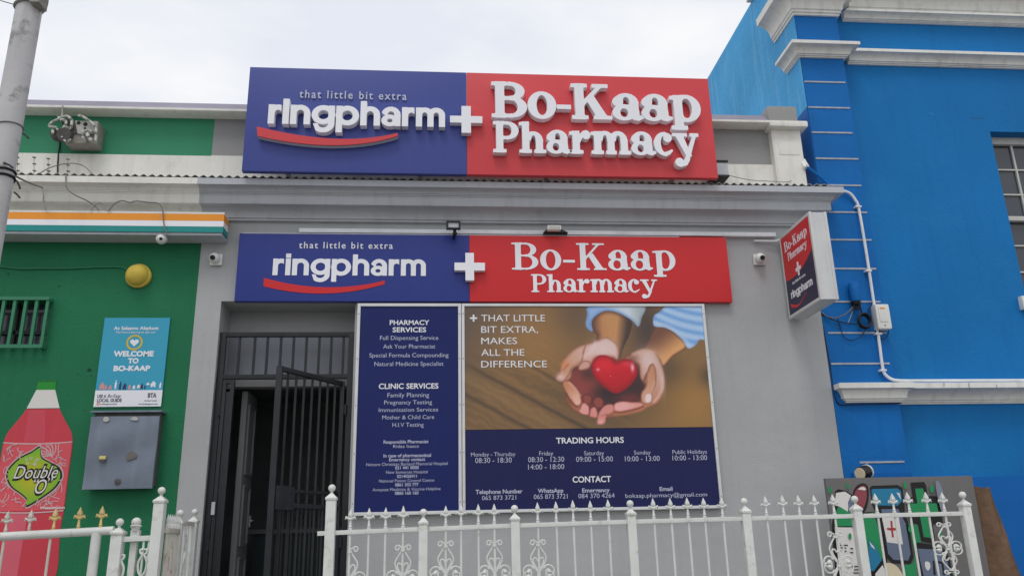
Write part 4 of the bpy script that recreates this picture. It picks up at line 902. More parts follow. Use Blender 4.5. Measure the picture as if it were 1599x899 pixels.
# row of little people and objects printed above the footer
for nm, mm, items in (('printed_figures', M_PRINTN, [(187, 595, 608.5, 3.2), (194, 598, 608.5, 5.5), (221, 598, 607, 3.4), (226, 601, 607, 2.2)]), ('printed_pink_figures', M_PINK, [(159, 597, 608, 8), (165, 601, 608, 4), (172, 601, 608, 5), (202, 600, 608, 4), (219, 601, 607, 3)]), ('printed_pale_figures', M_TXT, [(180, 593, 607, 3), (209, 601, 607, 4), (216, 600, 606, 4), (239, 595, 604, 8), (231, 597, 601, 5), (250, 596, 606, 3)])):
    m = MB()
    for (px, ya, yb, wd) in items:
        k = .0046; p0 = P(px, yb, WY_); p1 = P(px, ya, WY_); h = p1.z-p0.z
        lp = [(p0.x-wd*k*.5, p0.z), (p0.x-wd*k*.12, p0.z), (p0.x, p0.z+h*.3), (p0.x+wd*k*.15, p0.z), (p0.x+wd*k*.5, p0.z), (p0.x+wd*k*.42, p0.z+h*.55), (p0.x+wd*k*.6, p0.z+h*.72), (p0.x+wd*k*.2, p0.z+h*.76), (p0.x+wd*k*.25, p0.z+h*.95), (p0.x, p0.z+h), (p0.x-wd*k*.25, p0.z+h*.92), (p0.x-wd*k*.2, p0.z+h*.76), (p0.x-wd*k*.5, p0.z+h*.62)]
        me = loops_mesh([lp], .001); m.mesh(me, FRONT(0, WY_-.0012, 0))
    m.build(nm, mm, wp)
# meter box
GY = -.10
x0, x1, z0, z1 = rect((139, 648), (247, 646), (240, 760.5), (131, 765), GY)
mb_ = thing('meter_box', 'dented galvanised meter box cover below the welcome poster', 'meter box', ((x0+x1)/2, GY, z0))
m = MB(); m.box(x0+.012, x1-.004, GY+.03, -.002, z0+.02, z1+.015); m.build('case', M_FIXD, mb_)
m = MB(); m.box(x0-.004, x1+.016, GY-.012, -.001, z1+.016, z1+.03); m.build('hood', M_STEEL, mb_, bevel=.003)
m = MB(); nx, nz = 14, 14; rows = []
for j in range(nz+1):
    r = []
    for i in range(nx+1):
        a, b = i/nx, j/nz; dy = .006*math.sin(a*5+b*3)+.004*math.sin(b*9-a*4)-.010*math.exp(-((a-.3)**2+(b-.7)**2)*18); r.append(m.bm.verts.new((x0+(x1-x0)*a, GY+dy, z0+(z1-z0-.012)*b)))
    rows.append(r)
for j in range(nz):
    for i in range(nx): m.bm.faces.new((rows[j][i], rows[j][i+1], rows[j+1][i+1], rows[j+1][i]))
bk = [m.bm.verts.new((x, GY+.026, z)) for x, z in ((x0, z0), (x1, z0), (x1, z1-.012), (x0, z1-.012))]
eds = ([rows[0][i] for i in range(nx+1)], [rows[j][nx] for j in range(nz+1)], rows[nz][::-1], [rows[j][0] for j in range(nz, -1, -1)])
for q, e in enumerate(eds): m.bm.faces.new(e+[bk[(q+1) % 4], bk[q]])
m.build('cover', M_STEEL, mb_)
m = MB(); cc = P(161, 715.5, GY); m.box(cc.x-.024, cc.x+.022, GY-.014, GY-.005, cc.z-.006, cc.z+.018); m.build('yellow_tag', mat('tag_yellow', (210, 196, 120), .6), mb_, bevel=.003)
m = MB(); m.box(cc.x-.024, cc.x+.018, GY-.014, GY-.005, cc.z-.026, cc.z-.008); m.build('latch', M_FIXD, mb_, bevel=.003)
plate('bare_patch', [(197, 718), (199, 708), (205, 704), (212, 708), (213, 713), (205, 717)], GY-.012, .002, M_RUST, mb_, True)
plate('paint_patch', [(161, 656), (163, 651), (168, 650.5), (171, 655), (166, 658)], GY-.012, .002, M_HOSE, mb_, True); plate('paint_patch', [(203, 654), (208, 650.5), (213, 651), (216, 655), (209, 656)], GY-.012, .002, M_HOSE, mb_, True)
m = MB(); cc = P(184, 751.5, GY); m.lathe([(.022, 0), (.022, .004), (.014, .007), (.006, .008)], (cc.x, GY-.006, cc.z), (0, -1, 0), 14); m.build('lock', M_FIXD, mb_)
# bottle mural: painted on the wall, each colour a thin coat over the last
MY = -.0
axis = (PX(73.5, 600), ); AXX = PX(73, 600)
bm_ = thing('bottle_mural', 'painted red cooldrink bottle with green leaf label on the green wall', 'mural', (AXX, 0, PZ(60, 740)))
def half(prof): return [(x, z) for x, z in prof]+[(-x, z) for x, z in prof[::-1]]
def wplate(name, pts, Y, th, material, parent, loc=None):
    me = loops_mesh([pts], th); m = MB(); m.mesh(me, FRONT(0, Y-th/2, 0)); return m.build(name, material, parent, loc=loc)
zt = lambda y: PZ(70, y)
hw = lambda y, xr: PX(xr, y)-AXX
bp = [(hw(638, 93), zt(638)), (hw(655, 101), zt(655)), (hw(672, 110.5), zt(672)), (hw(685, 113.3), zt(685)), (hw(700, 112.8), zt(700)), (hw(730, 108.5), zt(730)), (hw(765, 104), zt(765)), (hw(797, 100), zt(797)), (hw(830, 94), zt(830)), (hw(880, 91), zt(880)), (hw(899, 87), zt(899)), (hw(899, 87), FL+.02)]
bp = [tuple(p) for p in smooth_poly(bp[:-1], False, 4)]+[(bp[-1][0], FL+.02)]
wplate('bottle', [(AXX+x, z) for x, z in half(bp)], 0, .003, M_BOTR, bm_)
wplate('neck', [(AXX+x, z) for x, z in half([(hw(608, 86.3), zt(608)), (hw(638, 93), zt(637))])], 0, .0034, M_BOTW, bm_)
wplate('cap', [(AXX+x, z) for x, z in half([(hw(594, 87.6), zt(594)), (hw(608, 86.8), zt(608.3))])], 0, .0042, M_CAP, bm_)
wplate('cap_line', [(AXX+x, z) for x, z in half([(hw(594, 87), zt(595)), (hw(594, 87), zt(595.8))])], 0, .0052, M_INK, bm_)
wplate('bottle_shine', [(AXX+x, z) for x, z in ((-.10, zt(640)), (.02, zt(640)), (.05, zt(689)), (-.10, zt(689)))], 0, .0038, M_MAR if 0 else mat('mural_red_shine', (200, 72, 86), .6), bm_)
wplate('bottle_shine', [(AXX+x, z) for x, z in ((-.12, zt(800)), (.0, zt(800)), (-.02, FL+.1), (-.14, FL+.1))], 0, .0038, mat('mural_red_shine2', (206, 92, 108), .6), bm_)
lp = [(x-.004, z) for x, z in bp if zt(796) < z < zt(690)]
lab = wplate('label', [(AXX+x, z) for x, z in half([(hw(690, 113)-.004, zt(690))]+lp+[(hw(796, 100)-.004, zt(796))])], 0, .0045, M_BOTL, bm_)
m = MB()
for z in (zt(690), zt(797)):
    e = hw(700, 112) if z > zt(750) else hw(797, 99.5)
    me = loops_mesh([stroke_loop([(AXX+e*k/8, z-.012*(1-(k/8)**2)) for k in range(-8, 9)], .009)], .001); m.mesh(me, FRONT(0, -.0055, 0))
r2 = random.Random(5)
for k in range(130):
    z = zt(r2.uniform(697, 793)); wlim = .22 if z < zt(730) else .235; x = r2.uniform(-wlim, wlim)
    th = r2.uniform(0, 6.28); cu = r2.uniform(-1, 1)*40; pts = []; q = np.array((AXX+x, z)); ln = r2.uniform(.004, .011)
    for s_ in range(9):
        pts.append(tuple(q)); q = q+ln*np.array((math.cos(th), math.sin(th))); th += cu*ln
    if all(abs(p[0]-AXX) < wlim+.0 and zt(794) < p[1] < zt(692) for p in pts):
        me = loops_mesh([stroke_loop(pts, .0055)], .0008); m.mesh(me, FRONT(0, -.0052-.00002*k, 0))
for k in range(7):       # big scrolls beside the leaf
    an = k/7*2.4+.5; c0 = np.array((AXX+.10, zt(714))); pts = [tuple(c0+np.array((.03+.008*k, .03))*0+r_*np.array((math.cos(an+r_*8), math.sin(an+r_*8)))) for r_ in np.linspace(.015, .10, 8)]
    if max(p[0] for p in pts)-AXX < .23: m.mesh(loops_mesh([stroke_loop(pts, .007)], .0008), FRONT(0, -.0056-.00003*k, 0))
m.build('label_doodle', M_BOTD, bm_)
lf = [(63.5, 697), (65.4, 712.7), (80, 722), (92, 729), (97, 740), (93.5, 752), (80, 767), (44, 790), (42.7, 780), (33.4, 771), (18.7, 760), (11.3, 745), (14.7, 731), (30.7, 715), (50, 705)]
c = P(52, 744); lfw = [(PX(*p), PZ(*p)) for p in lf]; lfw = [tuple(p) for p in smooth_poly(lfw, True, 5)]
grow = lambda f: [(c.x+(a-c.x)*f, c.z+(b-c.z)*f) for a, b in lfw]
wplate('leaf_halo', grow(1.07), -.004, .0026, M_BOTD, bm_); wplate('leaf_outline', grow(1.02), -.004, .0034, M_INK, bm_); wplate('leaf', grow(.95), -.004, .0042, M_LEAF, bm_, loc=c)
m = MB(); m2 = MB()
for t in [('Double', 22, 89, 727, 746, .25), ('\u201c', 50, 57.5, 747, 763, .2), ('O', 53, 70, 748, 770, .22), ('\u201d', 71.5, 79, 745.5, 762, .2)]:
    put_text(m2, t[0], t[1]-.8, t[2]+.8, t[3]-1, t[4]+1, -.0090, .075, .001, t[5]); put_text(m, t[0], *t[1:5], -.0102, .0, .001, t[5])
for k in range(7): pp = P(r2.uniform(42, 62), r2.uniform(715, 726)); m.mesh(loops_mesh([[(pp.x+r_*math.cos(t), pp.z+r_*math.sin(t)) for t in np.linspace(0, 6.28, 13)[:-1]] for r_ in (.010, .007)], .0008), FRONT(0, -.0095, 0))
m2.build('lettering_outline', M_INK, bm_)
m.build('lettering', M_BOTW, bm_)
m = MB(); put_text(m, 'Watermelon', 62, 101, 790, 794, -.0062, .03, .001, .1); m.build('flavour_lettering', M_BOTW, bm_)
# yellow bulkhead light with its cable
c = P(215.5, 430, -.03)
yl = thing('bulkhead_light', 'round yellow painted bulkhead light on the green wall', 'light', (c.x, 0, c.z))
m = MB(); m.lathe([(.098, 0), (.098, .03), (.09, .034)], (c.x, -.001, c.z), (0, -1, 0), 28); m.build('base', M_YELLOW, yl, bevel=.004)
m = MB(); m.lathe([(.088, 0)]+[(.088*math.cos(t), .07*math.sin(t)) for t in np.linspace(.1, 1.5, 9)], (c.x-.004, -.034, c.z+.002), (0, -1, 0), 28); m.build('dome', M_YELLOW, yl)
m = MB(); m.tube([(P(a, b, -.01)) for a, b in ((-40, 414), (0, 416), (30, 419.5), (60, 419), (110, 419), (150, 417), (185, 416.5), (194, 418), (200, 422))], .006)
tag(m.build('wall_cable', M_GREENB), 'thin green painted cable running left from the yellow bulkhead light', 'cable')
# cameras
def wall_camera(px, py, label, flip=1):
    c = P(px, py, -.03); t = thing('security_camera', label, 'camera', (c.x, 0, c.z), 'white dome cameras on the shop fronts')
    m = MB(); m.box(c.x-.05, c.x+.05, -.03, -.001, c.z-.048, c.z+.05); m.build('base', M_PLASTIC, t, bevel=.018)
    m = MB(); m.ball((c.x-.004, -.055, c.z+.004), .043, 18); m.build('housing', M_PLASTIC, t)
    d = Vector((-.1*flip, -1, -.25)).normalized(); p = Vector((c.x-.004, -.055, c.z+.004))+d*.036
    m = MB(); m.lathe([(.02, 0), (.02, .012), (.015, .016), (.008, .014)], p, d, 16); m.build('lens', M_BLACKP, t)
    return t
wall_camera(337, 405, 'white wall camera left of the lower navy sign', 1); wall_camera(1186, 405, 'white wall camera beside the projecting lightbox', -1)
c = P(252, 370.5, -.15); t = thing('security_camera', 'white dome camera hanging under the striped fascia board', 'camera', (c.x, -.12, c.z+.03), 'white dome cameras on the shop fronts')
m = MB(); m.lathe([(.034, 0), (.036, .02), (.034, .026)], (c.x, -.15, c.z+.005), (0, 0, 1), 18); m.build('base', M_PLASTIC, t)
m = MB(); m.ball((c.x+.004, -.153, c.z-.014), .044, 16); m.build('housing', M_PLASTIC, t)
m = MB(); m.lathe([(.013, 0), (.011, .004)], (c.x+.012, -.191, c.z-.028), (.3, -1, -.6), 12); m.build('lens', M_BLACKP, t)
# old fitting with hoses on the green parapet
FY = -.10
c = P(124, 205, FY)
of = thing('old_wall_fitting', 'old grey wall fitting with tangled hoses on the green parapet', 'wall fitting', (c.x, FY, c.z-.15))
def fp(u, v, Y=FY): return P(60+u*.08902, 160+v*.08902, Y)
def fplate(nm, pts, Y, th, mm): return plate(nm, [(60+a*.08902, 160+b*.08902) for a, b in pts], Y, th, mm, of)
b0, b1 = fp(560, 300), fp(1005, 720); m = MB(); m.box(fp(470, 600).x, fp(1010, 600).x, FY, .05, fp(700, 715).z, fp(700, 320).z); m.build('housing', M_FIX, of, bevel=.01)
fplate('face_plate', [(655, 335), (860, 345), (1000, 440), (1000, 560), (890, 560), (800, 560), (700, 560)], FY-.002, .012, M_HOSE)
fplate('side_plate', [(560, 300), (650, 330), (700, 550), (580, 560)], FY-.002, .010, M_FIXD)
m = MB()
for (u, v, r) in ((718, 375, .016), (838, 400, .017), (830, 470, .010)): q = fp(u, v); m.lathe([(r, 0), (r, .003)], (q.x, FY-.0142, q.z), (0, -1, 0), 12)
m.build('knockout_hole', M_BLACKP, of)
q = fp(500, 560); m = MB(); m.lathe([(.055, 0), (.062, .04), (.05, .09), (.055, .12)], (q.x, FY+.06, q.z), (0, -1, -.25), 18); q = fp(330, 520); m.lathe([(.05, 0), (.056, .05), (.035, .10)], (q.x, FY+.08, q.z), (-.2, -1, -.2), 16); q = fp(520, 380); m.lathe([(.045, 0), (.045, .06)], (q.x, FY+.05, q.z), (0, -1, 0), 16); m.build('motor_drum', M_FIXD, of)
for pts, r in (([(320, 440), (190, 420), (240, 350), (360, 300), (480, 320), (470, 400), (390, 500), (330, 470)], .011), ([(380, 270), (500, 245), (580, 310), (575, 430), (530, 455), (480, 430)], .012), ([(710, 235), (760, 245), (900, 330), (1000, 440), (1010, 560), (1000, 710)], .011), ([(820, 690), (780, 600), (800, 510), (870, 500), (960, 520), (1010, 505)], .012),
               ([(400, 540), (440, 470), (470, 440)], .012), ([(400, 560), (430, 640), (500, 690), (560, 650)], .009), ([(860, 540), (880, 620), (950, 680)], .016), ([(250, 490), (255, 540)], .012), ([(350, 260), (370, 290), (420, 320), (480, 330)], .009)):
    m = MB(); m.tube([fp(a, b, FY-.03-.010*(i % 3)) for i, (a, b) in enumerate(smooth_poly(pts, False, 3))], r, 8); m.build('hose', M_HOSE, of)
m = MB(); m.tube([fp(425, 60, -.09), fp(420, 160, -.09), fp(410, 240, -.12), fp(400, 300, FY)], .006); m.build('stay', M_FIX, of)
m = MB(); m.tube([fp(375, 680, .035), fp(370, 800, .035), fp(350, 900, .03), P(90, 258, .02), P(90, 272, .02)], .006); m.build('drop_cable', M_BLACKP, of)
# small wire brackets on top of the cornice
WHICH = ('leftmost of four small insulator brackets, nearest the utility pole', 'second of four small insulator brackets counted from the pole', 'third small insulator bracket, just under the old wall fitting', 'rightmost of four small insulator brackets, under the arching cable')
for i, (px, ya, yb) in enumerate(((28, 245, 274), (54, 245, 274), (76, 247, 274), (106.5, 248, 274))):
    p0, p1 = P(px+(8 if 0 else 0), yb, -.16), P(px-.6, ya, -.16); t = thing('wire_bracket', WHICH[i], 'bracket', p0-Vector((0, 0, .04)), 'insulator brackets along the cream cornice')
    m = MB(); m.tube([p0-Vector((0, 0, .04)), p1], .0035); m.build('stem', M_HOSE, t)
    for f in (.25, .62, .97):
        q = p0.lerp(p1, f); m = MB(); m.lathe([(.006, -.005), (.015, -.002), (.015, .002), (.006, .005)], q, (0, 0, 1), 10); m.build('insulator', M_FIX, t)
# cables over the cream cornice
def cable(pts, r, label, name='cable', mm=None, k=5):
    m = MB(); m.tube([Vector(p) for p in smooth_poly(pts, False, k)], r, 6); return tag(m.build(name, mm or M_CABLE), label, 'cable')
def cp(*q): return [tuple(P(a, b, Y)) for a, b, Y in q]
cable(cp((60, 272, -.15), (78, 262, -.18), (100, 256, -.2), (117, 255.5, -.2), (132, 260, -.2), (144, 272, -.22)), .004, 'grey cable arching over the cream cornice near the old fitting')
cable(cp((103, 272, -.27), (103, 285, -.28), (106, 296, -.28), (118, 305, -.27), (135, 313, -.22), (146, 320, -.2), (154, 328, -.21)), .005, 'thin cable looping down the face of the cream cornice')
cable(cp((141, 329, -.21), (148, 320, -.21), (156, 316.5, -.21), (165, 321, -.21), (169, 329, -.21)), .005, 'short grey cable loop standing on top of the striped fascia', mm=M_FIX)
cable(cp((170, 329, -.21), (178, 319, -.21), (190, 313.5, -.21), (203, 316, -.21), (213, 314, -.21), (232, 316, -.215), (248, 318, -.215), (254, 328, -.215), (255, 342, -.215), (257, 355, -.215), (261, 366, -.21)), .005, 'dark cable looping down over the striped fascia to the dome camera', mm=M_CABLE)
cable(cp((66, 293, -.28), (68, 305, -.27), (68, 315, -.24), (71, 325, -.22), (72, 328, -.21)), .006, 'white drop wire with knots in front of the cream cornice', mm=M_HOSE)

# ================================================================== fittings on the pharmacy front
c = P(708, 353, -.16); fl = thing('floodlight', 'small black square floodlight above the centre of the lower sign', 'floodlight', (c.x, -.1, c.z-.05), 'floodlights above the lower sign')
m = MB(); w_, h_ = .058, .036; m.box(c.x-w_, c.x+w_, -.19, -.16, c.z+h_-.014, c.z+h_); m.box(c.x-w_, c.x+w_, -.19, -.16, c.z-h_, c.z-h_+.014); m.box(c.x-w_, c.x-w_+.016, -.19, -.16, c.z-h_+.014, c.z+h_-.014); m.box(c.x+w_-.016, c.x+w_, -.19, -.16, c.z-h_+.014, c.z+h_-.014); m.build('body', M_BLACK, fl, bevel=.003)
m = MB(); m.box(c.x-w_+.016, c.x+w_-.016, -.18, -.165, c.z-h_+.014, c.z+h_-.014); m.build('glass', M_GREYC, fl)
m = MB(); m.tube([(c.x+.01, -.165, c.z-h_), (c.x+.012, -.15, c.z-.055), (c.x+.005, -.08, c.z-.07), (c.x+.005, -.04, c.z-.06)], .013); m.ball((c.x+.012, -.155, c.z-.062), .019, 12); m.build('bracket', M_BLACK, fl)
c = P(865, 357, -.12); fl = thing('floodlight', 'white floodlight on a black bracket above the red half of the lower sign', 'floodlight', (c.x, -.1, c.z-.02), 'floodlights above the lower sign')
m = MB(); m.box(c.x-.056, c.x+.056, -.15, -.10, c.z-.02, c.z+.02); m.build('body', M_PLASTIC, fl, bevel=.006)
m = MB()
for k in range(9): m.box(c.x-.045+k*.0105, c.x-.040+k*.0105, -.153, -.149, c.z-.014, c.z+.012)
m.build('grille', M_HOSE, fl)
m = MB(); m.hexa([(c.x-.085, -.10, c.z-.024), (c.x+.12, -.10, c.z-.024), (c.x+.12, -.05, c.z-.024), (c.x-.085, -.05, c.z-.024)], [(c.x-.05, -.10, c.z+.01), (c.x+.05, -.10, c.z+.012), (c.x+.05, -.05, c.z+.012), (c.x-.05, -.05, c.z+.01)]); m.build('bracket', M_BLACK, fl)
x0, x1, z0, z1 = rect((1121, 254), (1136, 254), (1138, 273), (1122, 273), -.16)
t = thing('sign_transformer', 'small grey transformer box tucked behind the right end of parapet sign', 'transformer', ((x0+x1)/2, -.1, z0))
m = MB(); m.box(x0-.05, x1, -.16, .02, z0, z1); m.build('case', M_ALU, t, bevel=.004); m = MB(); m.box(x0-.052, x1+.004, -.165, .02, z1+.001, z1+.022); m.box(x0-.05, x1+.004, -.164, .02, z0-.016, z0-.001); m.build('lid', M_BLACK, t)
# black security gate
GTY = .06
sg = thing('security_gate', 'black steel security gate with one leaf swung open in the doorway', 'gate', ((DXL+DXR)/2, GTY, FL))
gzt = PZ(450, 519, GTY); gzm = PZ(450, 588, GTY)
m = MB(); m.box(DXL+.003, DXL+.05, GTY-.02, GTY+.02, FL, gzt); m.box(DXR-.05, DXR-.003, GTY-.02, GTY+.02, FL, gzt); m.box(DXL+.05, DXR-.05, GTY-.019, GTY+.019, gzt-.036, gzt); m.box(DXL+.05, DXR-.05, GTY-.019, GTY+.019, gzm-.018, gzm+.018); m.build('gate_frame', M_GATE, sg, bevel=.003)
for px in (373, 397, 417, 438, 458, 478, 498, 517, 536):
    x = PX(px, 550, GTY); m = MB(); m.box(x-.009, x+.009, GTY-.009, GTY+.009, gzm+.017, gzt-.035); m.build('transom_bar', M_GATE, sg)
hx = PX(535, 600, GTY-.01); hzt = PZ(537, 596, GTY)
# free stile of the open leaf: same height, nearer the street
lo, hi = -1.3, GTY
for _ in range(50):
    md = (lo+hi)/2
    if PZ(434, 571, md) > hzt: hi = md
    else: lo = md
fy = (lo+hi)/2; fx = PX(437, 575, fy)
A, B_ = Vector((hx, GTY-.01, 0)), Vector((fx, fy, 0))
leaf = MB(); up3 = Vector((0, 0, 1))
def lf_(t, z): return A.lerp(B_, t)+up3*z
leaf.bar(lf_(0, FL+.03), lf_(0, hzt), .032, .032); leaf.bar(lf_(1, FL+.03), lf_(1, hzt), .042, .04)
leaf.bar(lf_(.02, hzt-.018), lf_(.985, hzt-.018), .034, .034); leaf.bar(lf_(.02, FL+.06), lf_(.985, FL+.06), .034, .034)
zl = PZ(470, 790, fy*.5); leaf.bar(lf_(.02, zl), lf_(.985, zl), .03, .03); leaf.bar(lf_(.02, zl+.10), lf_(.985, zl+.10), .02, .02)
lo_ = leaf.build('open_leaf', M_GATE, sg, bevel=.003)
for k in range(1, 8):
    m = MB(); m.bar(lf_(k/8, FL+.07), lf_(k/8, hzt-.03), .016, .016); m.build('leaf_bar', M_GATE, lo_)
m = MB(); m.bar(lf_(.72, zl+.05), lf_(.985, zl+.05), .16, .05); m.build('lock_box', M_GATE, lo_, bevel=.006)
m = MB()
for k in range(15): m.bar(lf_((k+.5)/15, FL+.07), lf_((k+.5)/15, zl-.015), .010, .006)
m.build('lower_mesh', M_GATE, lo_)
# narrow left leaf folded back against the jamb
ljx = PX(357, 640, GTY); zq = PZ(360, 594, GTY-.03)
m = MB(); m.box(ljx-.045, ljx-.018, GTY-.06, GTY-.022, FL+.02, zq); m.box(ljx+.012, ljx+.042, GTY-.06, GTY-.022, FL+.02, zq); m.box(ljx-.018, ljx+.012, GTY-.058, GTY-.024, zq-.03, zq); m.box(ljx-.018, ljx+.012, GTY-.058, GTY-.024, zq-.07, zq-.055); m.box(ljx-.018, ljx+.012, GTY-.05, GTY-.03, FL+.02, zq-.09); m.build('folded_leaf', M_GATE, sg, bevel=.003)
m = MB(); m.box(ljx-.05, ljx-.025, GTY-.075, GTY-.061, PZ(345, 803, 0), PZ(345, 783, 0)); m.build('lock_plate', M_ALU, sg)
m = MB()
for z in (PZ(340, 640, 0), PZ(340, 850, 0)): m.tube([(DXL+.05, GTY-.03, z-.04), (DXL+.05, GTY-.03, z+.04)], .014); m.tube([(DXR-.055, GTY-.03, z-.04), (DXR-.055, GTY-.03, z+.04)], .014)
m.build('hinge', M_GATE, sg)

# ================================================================== services on the blue corner
def tp(pts, Y): return [tuple(P(a, b, Y)) for a, b in pts]
m = MB(); pts = smooth_poly(tp([(1300, 296), (1313, 297.5), (1327, 302), (1336, 313), (1341, 326), (1352, 390), (1364, 470), (1373, 535), (1378, 572), (1382, 584), (1393, 592), (1406, 594)], -.03), False, 6)+tp([(1418, 594.2)], -.03)+tp([(1450, 594)], -.01)+tp([(1599, 593.5), (1700, 593)], -.01)
m.tube(pts, .0125, 10); cdt = tag(m.build('wall_conduit', M_PIPE), 'white conduit bending down the blue pilaster and along the string course', 'conduit')
for (px, py) in ((1340, 323), (1356, 423), (1372, 521), (1379, 578)):
    q = P(px, py, -.03); m = MB(); m.box(q.x-.03, q.x+.024, -.046, -.002, q.z-.008, q.z+.008); m.build('saddle_clip', M_PIPE, cdt, bevel=.003)
x0, x1, z0, z1 = rect((1367, 474), (1389, 474), (1393, 513), (1371, 513), -.09)
jb = thing('junction_box', 'pale plastic junction box with rounded corners on the blue pilaster', 'junction box', ((x0+x1)/2, -.05, z0))
m = MB(); m.box(x0, x1, -.09, -.006, z0, z1); m.build('case', M_PLASTIC, jb, bevel=.02)
m = MB(); m.box(x0+.022, x1-.03, -.0945, -.089, z0+.06, z1-.028); m.build('cover', M_PLASTIC, jb, bevel=.004)
m = MB(); m.box(x0+.035, x1-.045, -.0965, -.0946, z1-.045, z1-.034); m.build('sticker', M_ORANGE, jb)
m = MB(); q = ((x0+x1)/2, -.0905, z0+.03); m.lathe([(.006, 0), (.006, .003)], q, (0, -1, 0), 10); m.build('screw', M_CABLE, jb)
x0, x1, z0, z1 = rect((1326, 442), (1342, 442), (1344, 470), (1328, 470), -.06)
bc = thing('cable_joint', 'blue painted cable joint canister on the pilaster above the coil', 'canister', ((x0+x1)/2, -.05, z0))
m = MB(); m.lathe([(.040, 0), (.042, .006), (.042, z1-z0-.004), (.040, z1-z0)], ((x0+x1)/2, -.05, z0), (0, 0, 1), 18); m.build('body', M_BLUEP, bc)
m = MB(); m.lathe([(.03, 0), (.038, .012), (.038, .03)], ((x0+x1)/2, -.05, z0-.032), (0, 0, 1), 16)
for k in range(4): m.tube([((x0+x1)/2-.025+k*.016, -.055, z0-.03), ((x0+x1)/2-.03+k*.02, -.05, z0-.075)], .007)
m.build('cable_gland', M_BLACKP, bc)
q = P(1349.5, 502, -.04); m = MB()
for k in range(5):
    R_ = .052+.004*(k % 3); m.tube([(q.x+R_*math.cos(a)*(.95), q.y-.008*k+.012, q.z+R_*1.08*math.sin(a)+.002*k) for a in np.linspace(0, 2*math.pi, 25)], .0065, 6, False)
tag(m.build('cable_coil', M_BLACKP), 'coiled black cable hanging on the blue pilaster left of junction box', 'cable')
CB = 'loose cables on the blue corner'
for pts, r, mm, lab_ in (([(1283, 487, .0), (1292, 494, -.03), (1306, 496, -.03), (1322, 489, -.04), (1333, 478, -.05)], .005, M_CABLE, 'pale cable sagging from the wall edge to the blue canister'), ([(1283, 489, .0), (1300, 499, -.03), (1320, 504, -.03), (1338, 506, -.035)], .005, M_BLACKP, 'black cable running from the wall edge to the coil'),
                         ([(1284, 491, .0), (1286, 500, .01), (1287, 520, .0), (1296, 570, .0), (1302, 612, .0), (1310, 630, -.01), (1330, 631.5, -.03), (1365, 630.5, -.03), (1407, 629, -.03)], .005, M_BLACKP, 'black cable following the grey wall edge and under the string course'), ([(1308, 498, -.01), (1312, 510, -.02), (1318, 526, -.02), (1330, 531, -.02), (1343, 526, -.02), (1352, 514, -.03)], .0035, M_BLACKP, 'thin black cable hanging in a loop below the coil'),
                         ([(1342, 474, -.05), (1345, 485, -.04), (1347, 494, -.035)], .006, M_BLACKP, 'short black cable from the canister down to the coil'), ([(1362, 472, -.03), (1356, 485, -.02), (1355, 496, -.02)], .004, M_BLACKP, 'short black cable beside the white conduit above the coil'), ([(1374, 513, -.05), (1372, 524, -.03), (1378, 529, -.03), (1386, 524, -.03), (1388, 513, -.05)], .0035, M_BLACKP, 'thin black wire loop under the junction box'),
                         ([(1333, 478, -.05), (1330, 490, -.03), (1324, 504, -.02)], .003, M_HOSE, 'thin white wire dropping from the blue canister')):
    cable(cp(*pts), r, lab_, mm=mm, k=4)['group'] = CB
cable(cp((1138, 274, -.1), (1170, 281, -.02), (1200, 283, -.1), (1230, 284, -.05), (1245, 276, .02), (1256, 271, .02)), .003, 'thin wire sagging above the right end of the roof edge')
q = P(1258, 262, -.02); cb = thing('cable_anchor', 'small anchor bracket at the top of the blue corner beside the pier', 'bracket', tuple(q))
m = MB(); m.bar(P(1252, 250, .0), P(1259, 262, -.05), .05, .03); m.build('bracket', M_STONE, cb, bevel=.004)
m = MB(); m.tube([P(1258, 259, -.05), P(1270, 268, -.04), P(1284, 279, -.03), P(1292, 288, -.02)], .013); m.build('strut', M_BLUEP, cb)
q = P(1598, 472, BWY-.05); m = MB(); m.box(q.x-.012, q.x+.1, BWY-.06, BWY-.002, q.z-.06, q.z+.06)
tag(m.build('wall_box', M_PLASTIC, bevel=.01), 'white wall box at the right edge beside the sash window', 'box')
# drum spotlight
a, b = P(1343, 739, -.30), P(1361, 733.5, -.22); ax_ = (b-a).normalized()
sp = thing('drum_spotlight', 'black drum spotlight with pale face above the painted board', 'spotlight', tuple((a+b)/2))
m = MB(); m.lathe([(.046, 0), (.050, .006), (.050, .085), (.045, .09)], a, ax_, 22); m.build('body', M_BLACK, sp)
m = MB(); m.lathe([(.043, 0), (.044, .004)], a-ax_*.005, ax_, 22); m.build('lens', M_CREAMP, sp)
m = MB(); m.lathe([(.054, 0), (.054, .012)], a+ax_*.09, ax_, 22); m.build('rim', M_STONE, sp)
m = MB(); m.bar(a+ax_*.05+Vector((0, 0, -.04)), Vector((a.x+.05, -.02, a.z-.09)), .03, .02); m.build('bracket', M_BLACK, sp)

# ================================================================== painted board, timber, fence
BY = -.42
def bz(u, v): return (1270+u*.20575, 720+v*.20575)
tl, tr = P(*bz(92, 147), BY), P(*bz(1200, 98), BY); brx = PX(*bz(1345, 870), BY); bx0, bx1 = tl.x, (tr.x+brx)/2; btop = (tl.z+tr.z)/2+.004
gb = thing('painted_board', 'grey board with green and blue graffiti standing behind the fence', 'board', ((bx0+bx1)/2, BY, FL))
m = MB(); m.box(bx0, bx1, BY, BY+.03, FL, btop); m.build('board', M_BOARD, gb, bevel=.004)
lay = [0]
def gp(nm, mm, pts, smooth=False):
    lay[0] += 1; z = BY-.0004*lay[0]
    return plate(nm, [bz(*p) for p in pts], z, .0004*1.0+.0006, mm, gb, smooth)
gp('black_outline', M_INK, [(165, 225), (190, 210), (250, 222), (290, 250), (310, 300), (330, 390), (460, 380), (520, 540), (560, 730), (560, 900), (170, 900), (140, 480), (160, 360)])
